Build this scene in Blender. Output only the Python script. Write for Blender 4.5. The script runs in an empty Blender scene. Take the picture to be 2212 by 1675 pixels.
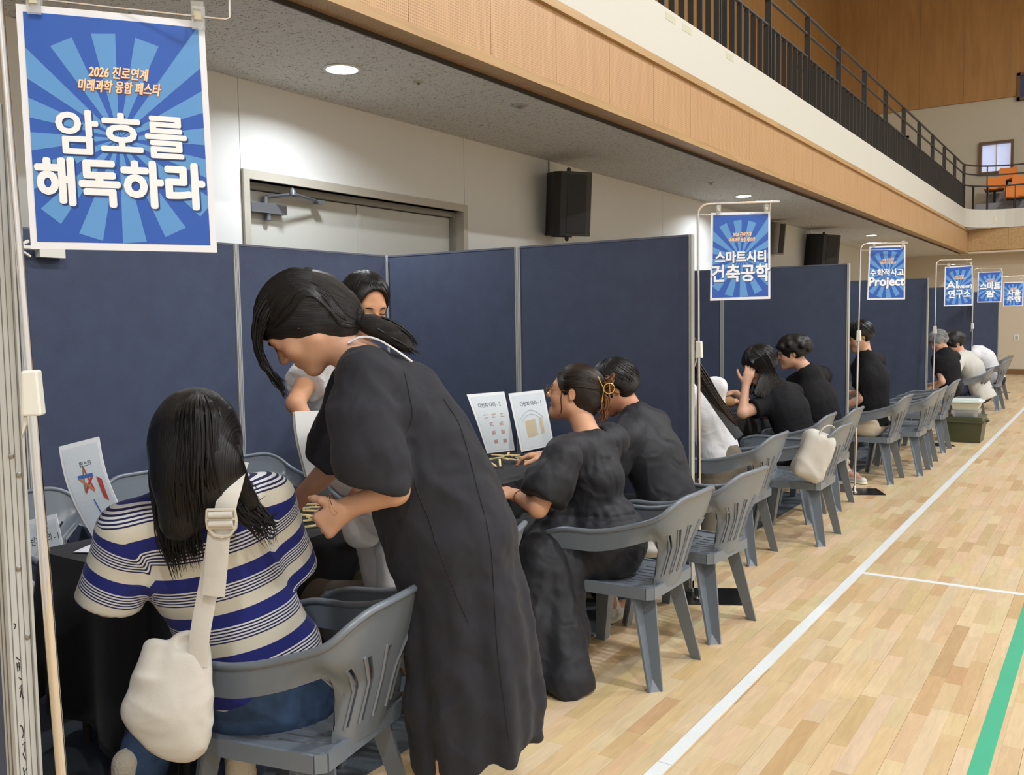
import bpy, math, random
import numpy as np
from mathutils import Vector, Matrix
random.seed(7); rng=np.random.default_rng(7)
S=bpy.context.scene; COL=S.collection
# ---------------- camera, world, lights, exposure ----------------
cam=bpy.data.cameras.new('camera'); camo=bpy.data.objects.new('camera',cam); COL.objects.link(camo)
cam.sensor_fit='HORIZONTAL'; cam.sensor_width=36.0; cam.lens=36.0*1957.06/2212.0; cam.clip_start=0.05; cam.clip_end=200
_p,_y,_r=(math.radians(v) for v in (-4.1037,33.8619,-0.85995))
fw=Vector((-math.sin(_y)*math.cos(_p),math.cos(_y)*math.cos(_p),math.sin(_p))); rt=Vector((math.cos(_y),math.sin(_y),0)); up=rt.cross(fw)
R_=rt*math.cos(_r)+up*math.sin(_r); U_=-rt*math.sin(_r)+up*math.cos(_r)
M=Matrix((R_,U_,-fw)).transposed().to_4x4(); M.translation=Vector((0,0,1.53)); camo.matrix_world=M
S.camera=camo
S.view_settings.view_transform='Standard'; S.view_settings.look='None'; S.view_settings.gamma=1; S.view_settings.use_curve_mapping=False
S.view_settings.exposure=-0.22
W=bpy.data.worlds.new('world'); S.world=W; W.use_nodes=True
W.node_tree.nodes['Background'].inputs[0].default_value=(0.75,0.85,1,1); W.node_tree.nodes['Background'].inputs[1].default_value=1.0
def area(name,loc,size,power,col=(1,1,1),rot=(0,0,0),shape='DISK',spread=math.pi):
    l=bpy.data.lights.new(name,'AREA'); l.shape=shape; l.size=size; l.energy=power; l.color=col; l.spread=spread
    o=bpy.data.objects.new(name,l); COL.objects.link(o); o.location=loc; o.rotation_euler=rot; return o
HB=[(3.5,-3),(3.5,4.5),(3.5,12),(3.5,19.5),(10.5,-3),(10.5,4.5),(10.5,12),(10.5,19.5)]
for i,(x,y) in enumerate(HB): area('high_bay_light',(x,y,10.4),0.55,600,(0.94,0.97,1.0))
DL=[(-4.11,4.26),(-4.14,11.67),(-4.11,18.88),(-4.1,-3.2)]
for x,y in DL: area('downlight_light',(x,y,3.118),0.17,30,(0.86,0.93,1.0),spread=math.radians(150))

# ---------------- helpers ----------------
def srgb(r,g,b):
    f=lambda c:(c/255/12.92) if c/255<=0.04045 else ((c/255+0.055)/1.055)**2.4
    return (f(r),f(g),f(b),1)
def inp(n,*names):
    for k in names:
        if k in n.inputs: return n.inputs[k]
MATS={}
def mat(name,col,rough=0.6,metal=0.0,noise=0,nscale=30,bump=0,bscale=60,attr=None,spec=0.5,emit=None,estr=0,trans=0,alpha=1,coat=0,sheen=0,nstretch=(1,1,1),fold=0,fscale=8):
    if name in MATS: return MATS[name]
    m=bpy.data.materials.new(name); m.use_nodes=True; nt=m.node_tree; b=nt.nodes['Principled BSDF']; MATS[name]=m
    b.inputs['Base Color'].default_value=col; b.inputs['Roughness'].default_value=rough; b.inputs['Metallic'].default_value=metal
    inp(b,'Specular IOR Level').default_value=spec
    if trans: inp(b,'Transmission Weight').default_value=trans
    if alpha<1: b.inputs['Alpha'].default_value=alpha
    if coat: inp(b,'Coat Weight').default_value=coat
    if sheen: inp(b,'Sheen Weight').default_value=sheen
    if emit: inp(b,'Emission Color').default_value=emit; inp(b,'Emission Strength').default_value=estr
    src=None
    tc=nt.nodes.new('ShaderNodeTexCoord'); mp=nt.nodes.new('ShaderNodeMapping'); nt.links.new(tc.outputs['Object'],mp.inputs[0]); mp.inputs['Scale'].default_value=nstretch
    if attr:
        a=nt.nodes.new('ShaderNodeAttribute'); a.attribute_name=attr; src=a.outputs['Color']
    if noise:
        n=nt.nodes.new('ShaderNodeTexNoise'); n.inputs['Scale'].default_value=nscale; n.inputs['Detail'].default_value=5; nt.links.new(mp.outputs[0],n.inputs['Vector'])
        mr=nt.nodes.new('ShaderNodeMapRange'); nt.links.new(n.outputs['Fac'],mr.inputs[0]); mr.inputs[1].default_value=0.25; mr.inputs[2].default_value=0.75; mr.inputs[3].default_value=1-noise; mr.inputs[4].default_value=1+noise
        mx=nt.nodes.new('ShaderNodeVectorMath'); mx.operation='SCALE'
        if src: nt.links.new(src,mx.inputs[0])
        else: mx.inputs[0].default_value=col[:3]
        nt.links.new(mr.outputs[0],mx.inputs['Scale']); src=mx.outputs[0]
    if src: nt.links.new(src,b.inputs['Base Color'])
    if bump:
        n2=nt.nodes.new('ShaderNodeTexNoise'); n2.inputs['Scale'].default_value=bscale; n2.inputs['Detail'].default_value=4; nt.links.new(mp.outputs[0],n2.inputs['Vector'])
        bp=nt.nodes.new('ShaderNodeBump'); bp.inputs['Strength'].default_value=bump; bp.inputs['Distance'].default_value=0.01; nt.links.new(n2.outputs['Fac'],bp.inputs['Height']); nt.links.new(bp.outputs[0],b.inputs['Normal'])
        if fold:
            n3=nt.nodes.new('ShaderNodeTexNoise'); n3.inputs['Scale'].default_value=fscale; n3.inputs['Detail'].default_value=1.2; n3.inputs['Distortion'].default_value=1.1; nt.links.new(mp.outputs[0],n3.inputs['Vector'])
            b3=nt.nodes.new('ShaderNodeBump'); b3.inputs['Strength'].default_value=fold; b3.inputs['Distance'].default_value=0.03; nt.links.new(n3.outputs['Fac'],b3.inputs['Height']); nt.links.new(b3.outputs[0],bp.inputs['Normal'])
    return m
class MB:
    def __init__(s): s.v=[]; s.f=[]
    def add(s,v,f):
        n=len(s.v); s.v+= [tuple(p) for p in v]; s.f+=[tuple(i+n for i in q) for q in f]; return s
    def box(s,x0,x1,y0,y1,z0,z1,T=None):
        v=[Vector((x,y,z)) for z in (z0,z1) for y in (y0,y1) for x in (x0,x1)]
        if T is not None: v=[T@p for p in v]
        return s.add(v,[(0,2,3,1),(4,5,7,6),(0,1,5,4),(2,6,7,3),(0,4,6,2),(1,3,7,5)])
    def tube(s,path,r,n=8,cap=True,flat=1.0,flatdir=None):
        P=[Vector(p) for p in path]; k=len(P); rr=r if hasattr(r,'__len__') else [r]*k
        t0=(P[1]-P[0]).normalized(); nrm=Vector((0,0,1)) if abs(t0.z)<0.9 else Vector((1,0,0))
        if flatdir is not None: nrm=Vector(flatdir)
        V=[]
        for i in range(k):
            t=(P[min(i+1,k-1)]-P[max(i-1,0)]).normalized()
            nrm=(nrm-t*nrm.dot(t)); nrm=nrm.normalized() if nrm.length>1e-6 else t.orthogonal().normalized()
            bi=t.cross(nrm)
            for j in range(n):
                a=2*math.pi*j/n; V.append(P[i]+nrm*(math.cos(a)*rr[i]*flat)+bi*(math.sin(a)*rr[i]))
        F=[(i*n+j,i*n+(j+1)%n,(i+1)*n+(j+1)%n,(i+1)*n+j) for i in range(k-1) for j in range(n)]
        if cap: F+= [tuple(range(n-1,-1,-1)),tuple((k-1)*n+j for j in range(n))]
        return s.add(V,F)
    def prism(s,poly,axis,a,b):
        # poly: 2D points; axis 0/1/2 is the extrusion axis
        n=len(poly); V=[]
        for h in (a,b):
            for (u,w) in poly:
                V.append((h,u,w) if axis==0 else ((u,h,w) if axis==1 else (u,w,h)))
        F=[tuple(range(n-1,-1,-1)),tuple(range(n,2*n))]+[(i,(i+1)%n,(i+1)%n+n,i+n) for i in range(n)]
        return s.add(V,F)
    def lathe(s,prof,c=(0,0,0),n=20,axis='z'):
        V=[]
        for (r,h) in prof:
            for j in range(n):
                a=2*math.pi*j/n; p=(r*math.cos(a),r*math.sin(a),h)
                if axis=='x': p=(p[2],p[0],p[1])
                if axis=='y': p=(p[1],p[2],p[0])
                V.append((p[0]+c[0],p[1]+c[1],p[2]+c[2]))
        k=len(prof); F=[(i*n+j,i*n+(j+1)%n,(i+1)*n+(j+1)%n,(i+1)*n+j) for i in range(k-1) for j in range(n)]
        F+=[tuple(range(n-1,-1,-1)),tuple((k-1)*n+j for j in range(n))]
        return s.add(V,F)
def smooth_mesh(me,ang=40):
    me.shade_smooth()
    try: me.set_sharp_from_angle(angle=math.radians(ang))
    except Exception: pass
def mkobj(name,mb,m,parent=None,smooth=None,fix=True):
    me=bpy.data.meshes.new(name)
    if isinstance(mb,MB): me.from_pydata(mb.v,[],mb.f)
    else: me.from_pydata(mb[0],[],mb[1])
    me.update()
    if fix and isinstance(mb,MB):
        import bmesh
        bm=bmesh.new(); bm.from_mesh(me); bmesh.ops.recalc_face_normals(bm,faces=bm.faces); bm.to_mesh(me); bm.free()
    if smooth: smooth_mesh(me,smooth)
    me.materials.append(m)
    o=bpy.data.objects.new(name,me); COL.objects.link(o)
    if parent is not None:
        o.parent=parent; o.matrix_parent_inverse=parent_inv(parent)
    return o
def parent_inv(p):
    m=p.matrix_basis.copy()
    q=p
    while q.parent is not None:
        m=q.parent.matrix_basis@q.matrix_parent_inverse@m; q=q.parent
    return m.inverted()
def thing(name,label,cat,loc=(0,0,0),rz=0,group=None):
    o=bpy.data.objects.new(name,None); COL.objects.link(o); o.location=loc; o.rotation_euler=(0,0,rz); o.empty_display_size=0.1
    o['label']=label; o['category']=cat
    if group: o['group']=group
    return o
def tag(o,label,cat,group=None,kind=None):
    o['label']=label; o['category']=cat
    if group: o['group']=group
    if kind: o['kind']=kind
    return o
def struct(name,mb,m,**k):
    o=mkobj(name,mb,m,**k); o['kind']='structure'; return o
def sempty(name):
    o=bpy.data.objects.new(name,None); COL.objects.link(o); o['kind']='structure'; return o
def dup(root,loc,rz,label=None,group=None):
    r=root.copy(); COL.objects.link(r); r.location=loc; r.rotation_euler=(0,0,rz)
    if label: r['label']=label
    if group: r['group']=group
    def rec(a,b):
        for ch in list(a.children):
            c=ch.copy(); COL.objects.link(c); c.parent=b; rec(ch,c)
    rec(root,r); return r
def sheet(P,nu,nv,mask=None,th=0.004):
    """curved plate: P(u,v)->point, u,v in 0..1 on a grid, mask(i,j) False = hole; given thickness"""
    g=[[Vector(P(i/nu,j/nv)) for j in range(nv+1)] for i in range(nu+1)]
    N=[[None]*(nv+1) for _ in range(nu+1)]
    for i in range(nu+1):
        for j in range(nv+1):
            a=g[min(i+1,nu)][j]-g[max(i-1,0)][j]; b=g[i][min(j+1,nv)]-g[i][max(j-1,0)]
            n=a.cross(b); N[i][j]=n.normalized() if n.length>1e-9 else Vector((0,0,1))
    V=[];ix=lambda i,j,k:(i*(nv+1)+j)*2+k
    for i in range(nu+1):
        for j in range(nv+1):
            V.append(g[i][j]+N[i][j]*th/2); V.append(g[i][j]-N[i][j]*th/2)
    on=[[ (mask is None or mask(i,j)) for j in range(nv)] for i in range(nu)]
    F=[]
    for i in range(nu):
        for j in range(nv):
            if not on[i][j]: continue
            F.append((ix(i,j,0),ix(i+1,j,0),ix(i+1,j+1,0),ix(i,j+1,0)))
            F.append((ix(i,j,1),ix(i,j+1,1),ix(i+1,j+1,1),ix(i+1,j,1)))
            for (di,dj,a,b) in ((-1,0,(i,j+1),(i,j)),(1,0,(i+1,j),(i+1,j+1)),(0,-1,(i,j),(i+1,j)),(0,1,(i+1,j+1),(i,j+1))):
                ii,jj=i+di,j+dj
                if ii<0 or jj<0 or ii>=nu or jj>=nv or not on[ii][jj]:
                    F.append((ix(*a,0),ix(*a,1),ix(*b,1),ix(*b,0)))
    m=MB(); 
    used=sorted({k for f in F for k in f}); mp={k:n for n,k in enumerate(used)}
    m.v=[tuple(V[k]) for k in used]; m.f=[tuple(mp[k] for k in f) for f in F]
    return m

# ---------------- materials ----------------
def node_mat(name,fn,rough=0.6):
    m=bpy.data.materials.new(name); m.use_nodes=True; nt=m.node_tree; b=nt.nodes['Principled BSDF']; b.inputs['Roughness'].default_value=rough
    fn(nt,b); MATS[name]=m; return m
def mth(nt,op,a,b=None,c=None):
    n=nt.nodes.new('ShaderNodeMath'); n.operation=op
    for k,v in enumerate((a,b,c)):
        if v is None: continue
        if isinstance(v,(int,float)): n.inputs[k].default_value=v
        else: nt.links.new(v,n.inputs[k])
    return n.outputs[0]
def mixc(nt,f,a,b):
    n=nt.nodes.new('ShaderNodeMix'); n.data_type='RGBA'
    for k,v in ((0,f),(6,a),(7,b)):
        if isinstance(v,(int,float)): n.inputs[k].default_value=v
        elif isinstance(v,tuple): n.inputs[k].default_value=v
        else: nt.links.new(v,n.inputs[k])
    return n.outputs[2]
def wood_nodes(nt,c1,c2,scale,stretch):
    tc=nt.nodes.new('ShaderNodeTexCoord'); mp=nt.nodes.new('ShaderNodeMapping'); nt.links.new(tc.outputs['Object'],mp.inputs[0]); mp.inputs['Scale'].default_value=stretch
    n=nt.nodes.new('ShaderNodeTexNoise'); n.inputs['Scale'].default_value=scale; n.inputs['Detail'].default_value=6; n.inputs['Distortion'].default_value=0.4; nt.links.new(mp.outputs[0],n.inputs['Vector'])
    cr=nt.nodes.new('ShaderNodeValToRGB'); cr.color_ramp.elements[0].position=0.3; cr.color_ramp.elements[1].position=0.7; cr.color_ramp.elements[0].color=c1; cr.color_ramp.elements[1].color=c2
    nt.links.new(n.outputs['Fac'],cr.inputs[0]); return tc,cr.outputs[0]
def perf(nt,b,c1=srgb(184,146,104),c2=srgb(198,160,118),ax=(1,2)):
    tc,wc=wood_nodes(nt,c1,c2,3.0,(1,7,0.6))
    sp=nt.nodes.new('ShaderNodeSeparateXYZ'); nt.links.new(tc.outputs['Object'],sp.inputs[0])
    d=[]
    for a in ax:
        f=mth(nt,'FRACT',mth(nt,'MULTIPLY',sp.outputs[a],1/0.0165)); d.append(mth(nt,'POWER',mth(nt,'SUBTRACT',f,0.5),2))
    r=mth(nt,'ADD',d[0],d[1]); hole=mth(nt,'LESS_THAN',r,0.045)
    nt.links.new(mixc(nt,hole,wc,srgb(146,108,70)),b.inputs['Base Color'])
M_perf=node_mat('perforated_wood',perf,0.45)
M_perf_s=node_mat('perforated_wood_soffit',lambda nt,b:perf(nt,b,ax=(0,1)),0.45)
def plainwood(c1,c2,st):
    def f(nt,b):
        tc,wc=wood_nodes(nt,c1,c2,2.5,st); nt.links.new(wc,b.inputs['Base Color'])
    return f
M_trimwood=node_mat('trim_wood',plainwood(srgb(170,136,92),srgb(190,156,110),(8,0.6,8)),0.45)
M_highwood=node_mat('upper_wall_wood',plainwood(srgb(172,128,76),srgb(188,144,90),(3,3,0.4)),0.5)
def plank_mat(nt,b):
    a=nt.nodes.new('ShaderNodeAttribute'); a.attribute_name='Col'
    tc=nt.nodes.new('ShaderNodeTexCoord'); mp=nt.nodes.new('ShaderNodeMapping'); nt.links.new(tc.outputs['Object'],mp.inputs[0]); mp.inputs['Scale'].default_value=(14,1.6,1)
    n=nt.nodes.new('ShaderNodeTexNoise'); n.inputs['Scale'].default_value=3.0; n.inputs['Detail'].default_value=6; n.inputs['Distortion'].default_value=1.2; nt.links.new(mp.outputs[0],n.inputs['Vector'])
    mr=nt.nodes.new('ShaderNodeMapRange'); nt.links.new(n.outputs['Fac'],mr.inputs[0]); mr.inputs[1].default_value=0.3; mr.inputs[2].default_value=0.7; mr.inputs[3].default_value=0.9; mr.inputs[4].default_value=1.06
    v=nt.nodes.new('ShaderNodeVectorMath'); v.operation='SCALE'; nt.links.new(a.outputs['Color'],v.inputs[0]); nt.links.new(mr.outputs[0],v.inputs['Scale'])
    nt.links.new(v.outputs[0],b.inputs['Base Color']); b.inputs['Roughness'].default_value=0.3; inp(b,'Coat Weight').default_value=0.0; inp(b,'Specular IOR Level').default_value=0.35
M_plank=node_mat('maple_plank',plank_mat,0.35)
def floor_base(nt,b):
    br=nt.nodes.new('ShaderNodeTexBrick'); tc=nt.nodes.new('ShaderNodeTexCoord'); mp=nt.nodes.new('ShaderNodeMapping'); nt.links.new(tc.outputs['Object'],mp.inputs[0]); mp.inputs['Rotation'].default_value=(0,0,math.pi/2); nt.links.new(mp.outputs[0],br.inputs['Vector'])
    br.inputs['Color1'].default_value=srgb(205,178,134); br.inputs['Color2'].default_value=srgb(190,160,116); br.inputs['Mortar'].default_value=srgb(150,120,80); br.inputs['Scale'].default_value=1; br.inputs['Brick Width'].default_value=0.5; br.inputs['Row Height'].default_value=0.066; br.inputs['Mortar Size'].default_value=0.001
    nt.links.new(br.outputs['Color'],b.inputs['Base Color'])
M_floorbase=node_mat('floor_base',floor_base,0.35)
def ceil_mat(nt,b):
    tc=nt.nodes.new('ShaderNodeTexCoord'); n=nt.nodes.new('ShaderNodeTexNoise'); n.inputs['Scale'].default_value=55; n.inputs['Detail'].default_value=3; n.inputs['Distortion'].default_value=1.5; nt.links.new(tc.outputs['Object'],n.inputs['Vector'])
    cr=nt.nodes.new('ShaderNodeValToRGB'); e=cr.color_ramp.elements; e[0].position=0.36; e[0].color=srgb(128,127,124); e[1].position=0.42; e[1].color=srgb(214,213,210); nt.links.new(n.outputs['Fac'],cr.inputs[0]); nt.links.new(cr.outputs[0],b.inputs['Base Color'])
M_ceil=node_mat('fissured_ceiling_tile',ceil_mat,0.9)
M_wall=mat('cream_wall',srgb(216,216,213),0.7,noise=0.015,nscale=2)
M_seam=mat('seam_dark',srgb(120,118,112),0.8)
M_fascia=mat('cream_fascia',srgb(206,205,196),0.55)
M_navy=mat('navy_fabric',srgb(66,75,99),0.9,noise=0.10,nscale=9,bump=0.25,bscale=500,sheen=0.05)
M_alu=mat('anodised_aluminium',srgb(182,183,181),0.45,metal=0.12,noise=0.04,nscale=8,nstretch=(30,30,1))
M_aludark=mat('aluminium_groove',srgb(112,111,107),0.5,metal=0.3)
M_chrome=mat('chrome',srgb(225,225,228),0.07,metal=1)
M_blackmetal=mat('black_gloss_plate',srgb(18,18,20),0.22)
M_rail=mat('dark_rail_paint',srgb(52,50,48),0.5)
M_doorgrey=mat('door_grey',srgb(190,189,182),0.45)
M_frame=mat('frame_grey',srgb(178,172,160),0.5)
M_frame2=mat('frame_shade_grey',srgb(140,136,128),0.5)
M_blackplastic=mat('black_plastic',srgb(24,24,26),0.5)
M_white_plastic=mat('white_plastic',srgb(226,226,218),0.4)
M_chair=mat('grey_chair_plastic',srgb(110,118,127),0.33,noise=0.02,nscale=6,spec=0.6)
M_screw=mat('screw_steel',srgb(150,148,142),0.3,metal=0.9)
M_ink=mat('black_ink',srgb(20,20,24),0.7)
M_carpet=mat('blue_grey_carpet',srgb(84,92,100),0.95,noise=0.12,nscale=60,bump=0.4,bscale=300)
M_blackcloth=mat('black_cloth',srgb(17,18,22),0.92,sheen=0.1)
M_line=mat('white_tape',srgb(226,232,234),0.3,noise=0.03,nscale=4)
M_green=mat('green_line_paint',srgb(72,176,140),0.35,noise=0.03,nscale=6)
M_lamp=mat('lamp_glow',(1,1,1,1),0.5,emit=(0.9,0.96,1,1),estr=9)
# ---------------- the setting ----------------
fl=struct('floor',MB().box(-5.3,16,-6,26.6,-0.12,-0.012),M_floorbase)
def colattr(o,cols):
    me=o.data; a=me.color_attributes.new('Col','FLOAT_COLOR','CORNER')
    buf=np.ones((len(me.loops),4),dtype=np.float32)
    for p,c in zip(me.polygons,cols):
        for l in p.loop_indices: buf[l]=c
    a.data.foreach_set('color',buf.ravel())
PW=0.066; planks=[]
pal=[srgb(212,187,147),srgb(207,181,140),srgb(217,194,158),srgb(201,173,130),srgb(210,184,145),srgb(214,190,153),srgb(196,163,122)]
i=0; x=-2.42
while x<1.3:
    g=0.0012 if i%3==0 else 0.0003
    y=1.0+random.random()*0.5
    yend=26.58
    while y<yend:
        L=random.choice((0.22,0.3,0.36,0.44,0.5,0.62,0.75))*1.0
        L=min(L,yend-y)
        k=random.choices(range(7),(5,4,4,3,4,3,1.2))[0]; c=[q*random.uniform(0.95,1.04) for q in pal[k][:3]]+[1]
        planks.append((x+g,x+PW,y+0.0005,y+L,c)); y+=L
    x+=PW; i+=1
vis=[]; 
for p in planks:
    cx,cy=(p[0]+p[1])/2,(p[2]+p[3])/2
    d=math.hypot(cx,cy); ins=(Vector((cx,cy,-1.53)).normalized().dot(fw)>0.86) and cx>-2.1
    vis.append((0 if ins else 100)+d)
order=sorted(range(len(planks)),key=lambda k:vis[k])
near=set(order[:280])
for k in order[:280]:
    p=planks[k]; o=mkobj('plank',MB().box(p[0],p[1],p[2],p[3],-0.012,0),M_plank,parent=fl,fix=False); colattr(o,[p[4]]*6)
mb=MB(); cs=[]
for k in order[280:]:
    p=planks[k]; mb.box(p[0],p[1],p[2],p[3],-0.012,0); cs+=[p[4]]*6
o=mkobj('planks',mb,M_plank,parent=fl,fix=False); colattr(o,cs); o['kind']='stuff'
mb=MB(); mb.box(-5.3,-2.421,-6,26.6,-0.012,0); mb.box(1.31,16,-6,26.6,-0.012,0); mb.box(-2.421,1.31,-6,1.0,-0.012,0)
mkobj('floor_boards',mb,M_floorbase,parent=fl)
# court lines
ln=tag(mkobj('court_line',MB().box(-1.294,-1.242,0.8,2.80,0,0.0012).box(-1.293,-1.241,2.803,25.2,0,0.0012),M_line),'long white tape line running along the floor beside the booths','floor line')
tag(mkobj('court_line',MB().box(-1.24,9,5.575,5.62,0,0.0010),M_line),'white line crossing the floor at right angles to the long one','floor line')
tag(mkobj('court_line',MB().box(-0.385,-0.325,0.8,24.5,0,0.0010),M_green),'green painted line on the wooden floor at the right edge','floor line')
# carpets in booths
for k,(y0,y1,x1,lab) in enumerate(((1.1,4.5,-2.09,'grey blue carpet mat under the first booth table'),(4.95,7.9,-2.15,'grey blue carpet mat in the second booth'),(8.4,11.6,-2.12,'grey blue carpet mat in the third booth'))):
    tag(mkobj('carpet_mat',MB().box(-4.02,x1,y0,y1,0.0,0.003),M_carpet),lab,'carpet')
# left wall with door opening y 4.06..6.44 to z 2.53
wl=sempty('wall_left')
XW=-4.8
def wallp(y0,y1,z0,z1,x=XW,n='wall_panel'):
    return mkobj(n,MB().box(x-0.2,x,y0+0.002,y1-0.002,z0,z1),M_wall,parent=wl)
js=[-6,-3.2,-0.8,1.6,4.012]
for a,b in zip(js[:-1],js[1:]): wallp(a,b,0,3.4)
wallp(4.012,6.452,2.50,3.4)
js=[6.452,8.13,10.6,13.0,15.0,17.1]
for a,b in zip(js[:-1],js[1:]): wallp(a,b,0,3.4)
js=[17.1,19.5,22,24.4,26.6]
for a,b in zip(js[:-1],js[1:]): wallp(a,b,0,3.4,x=-5.2)
mkobj('wall_backing',MB().box(-5.4,-5.0,-6,26.7,-0.1,3.42),M_seam,parent=wl).location.x=-0.3
mkobj('wall_return',MB().box(-5.2,-4.8,17.06,17.1,0,3.3),M_wall,parent=wl)
# door
dr=sempty('door_1')
fr=MB(); fr.box(-4.9,-4.775,4.012,4.062,0,2.50); fr.box(-4.9,-4.775,6.402,6.462,0,2.50); fr.box(-4.9,-4.775,4.012,6.462,2.50,2.56)
mkobj('door_frame',fr,M_frame,parent=dr)
mkobj('door_stop',MB().box(-4.93,-4.87,4.062,4.09,0,2.455).box(-4.93,-4.87,6.375,6.402,0,2.455).box(-4.93,-4.87,4.062,6.402,2.455,2.5),M_frame2,parent=dr)
mkobj('door_leaf',MB().box(-4.96,-4.915,4.092,5.23,0.01,2.45),M_doorgrey,parent=dr)
mkobj('door_leaf',MB().box(-4.96,-4.915,5.236,6.372,0.01,2.45),M_doorgrey,parent=dr)
mkobj('door_edge',MB().box(-4.915,-4.905,5.205,5.25,0.01,2.45),M_doorgrey,parent=dr)
mb=MB(); mb.box(-4.915,-4.845,4.13,4.44,2.30,2.365); mb.lathe([(0.022,0),(0.022,0.045)],(-4.88,4.30,2.255)); mb.lathe([(0.020,0),(0.020,0.05)],(-4.88,4.28,2.365))
mb.tube([(-4.88,4.28,2.41),(-4.74,4.40,2.43)],0.012,8); mb.tube([(-4.74,4.40,2.435),(-4.83,4.74,2.42)],0.011,8); mb.lathe([(0.024,0),(0.02,0.03),(0.004,0.05)],(-4.74,4.40,2.425)); mb.box(-4.86,-4.80,4.70,4.76,2.405,2.43)
cl=mkobj('door_closer',mb,mat('closer_grey_metal',srgb(120,124,132),0.35,metal=0.6),parent=dr,smooth=40)
# low ceiling under the gallery, tiles
ce=sempty('ceiling_1')
proto=None
xs=[(-4.8,-4.13),(-4.13,-3.50)]
yy=-5.99
while yy<26.5:
    y1=min(yy+0.411,26.6)
    for a,b in xs:
        if yy>17: pass
        mkobj('ceiling_tile',MB().box(a+0.0012,b-0.0012,yy+0.0012,y1-0.0012,3.14,3.158),M_ceil,parent=ce,fix=False)
    yy=y1
mkobj('ceiling_backing',MB().box(-5.3,-3.45,-6,26.6,3.159,3.3),M_seam,parent=ce)
mkobj('recess_ceiling',MB().box(-5.25,-4.8,17.1,26.6,3.142,3.158),M_wall,parent=ce)
# downlights
for n,(x,y) in enumerate(DL):
    t=thing('downlight',['round white downlight in the low ceiling over the first door','round downlight above the second poster stand','small far downlight above the third poster stand','round downlight behind the near booth'][n],'light',(x,y,3.13),group=None)
    mkobj('trim_ring',MB().lathe([(0.115,3.139),(0.118,3.133),(0.10,3.130),(0.096,3.139)],(x,y,0),28),M_white_plastic,parent=t,smooth=40)
    mkobj('diffuser',MB().lathe([(0.095,3.137),(0.09,3.128),(0.05,3.124)],(x,y,0),28),M_lamp,parent=t,smooth=60)
# small ceiling devices
for n,(p,r,l) in enumerate((((-3.92,4.78,3.14),0.035,'small sprinkler head in the low ceiling past the first downlight'),((-3.75,5.75,3.14),0.06,'flat round cover plate in the low ceiling'),((-4.05,10.3,3.14),0.035,'tiny sprinkler head beyond the first wall speaker'))):
    t=thing('ceiling_device',l,'sprinkler',p)
    mkobj('base_plate',MB().lathe([(r,p[2]-0.001),(r,p[2]-0.006),(r*0.5,p[2]-0.010)],(p[0],p[1],0),16),M_frame,parent=t,smooth=40)
    mkobj('sensor_tip',MB().lathe([(r*0.3,p[2]-0.010),(r*0.35,p[2]-0.022),(r*0.1,p[2]-0.026)],(p[0],p[1],0),12),M_frame2,parent=t,smooth=40)
# gallery slab, beam and fascia (left side)
bm_=sempty('trim_1')
XS,XB=-3.49,-3.30   # soffit edge / beam face
mkobj('soffit_board',MB().box(XS,XB-0.03,-6,26.3,3.150,3.17),M_perf_s,parent=bm_)
mkobj('soffit_edge',MB().box(XS-0.012,XS,-6,26.3,3.120,3.17),M_rail,parent=bm_)
mkobj('bottom_trim',MB().box(XB-0.035,XB+0.014,-6,26.04,3.128,3.185),M_trimwood,parent=bm_)
mkobj('top_trim',MB().box(XB-0.02,XB+0.03,-6,26.04,3.675,3.735),M_trimwood,parent=bm_)
yy=-5.53
while yy<26.0:
    y1=min(yy+0.79,26.04)
    mkobj('perforated_panel',MB().box(XB-0.02,XB,yy+0.002,y1-0.002,3.185,3.675),M_perf,parent=bm_,fix=False); yy=y1
mkobj('beam_core',MB().box(XS,XB-0.021,-6,26.3,3.171,3.72),M_trimwood,parent=bm_)
# fascia with rounded far corner, slab: one continuous strip
def corner_path(x0,y_end,R,xend,ys=-6):
    P=[(x0,ys)]; P.append((x0,y_end-R))
    for k in range(1,9):
        a=math.pi/2*k/8; P.append((x0+R-R*math.cos(a),y_end-R+R*math.sin(a)))
    P.append((xend,y_end)); return P
XF=-3.27; YF=26.0
P=corner_path(XF,YF,1.0,14)
def strip_wall(P,z0,z1,th):
    m=MB(); n=len(P)
    for i in range(n-1):
        (x0,y0),(x1,y1)=P[i],P[i+1]; dx,dy=x1-x0,y1-y0; L=math.hypot(dx,dy); nx,ny=-dy/L*th,dx/L*th
        m.add([(x0,y0,z0),(x1,y1,z0),(x1+nx,y1+ny,z0),(x0+nx,y0+ny,z0),(x0,y0,z1),(x1,y1,z1),(x1+nx,y1+ny,z1),(x0+nx,y0+ny,z1)],[(0,1,2,3),(4,7,6,5),(0,4,5,1),(1,5,6,2),(2,6,7,3),(3,7,4,0)])
    return m
ga=sempty('trim_2')
mkobj('fascia',strip_wall(P,3.735,4.165,0.2),M_fascia,parent=ga)
mkobj('fascia_cap',strip_wall([(a-0.015 if i<2 else a,b) for i,(a,b) in enumerate(P)],4.165,4.185,0.2),MATS['cream_fascia'],parent=ga)
slab=MB().box(-7.8,-3.3,-6,30,3.9,4.15); slab.box(-3.3,14,26.05,30,3.9,4.15)
struct('floor_gallery',slab,M_wall)
fb=sempty('trim_3')
xx=-3.29
while xx<8:
    mkobj('wood_panel',MB().box(xx+0.002,xx+0.898,26.02,26.05,3.185,3.735),MATS['trim_wood'],parent=fb,fix=False); xx+=0.9
mkobj('wood_panel_board',MB().box(-3.3,8,26.05,26.3,3.128,3.735),MATS['trim_wood'],parent=fb)
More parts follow.
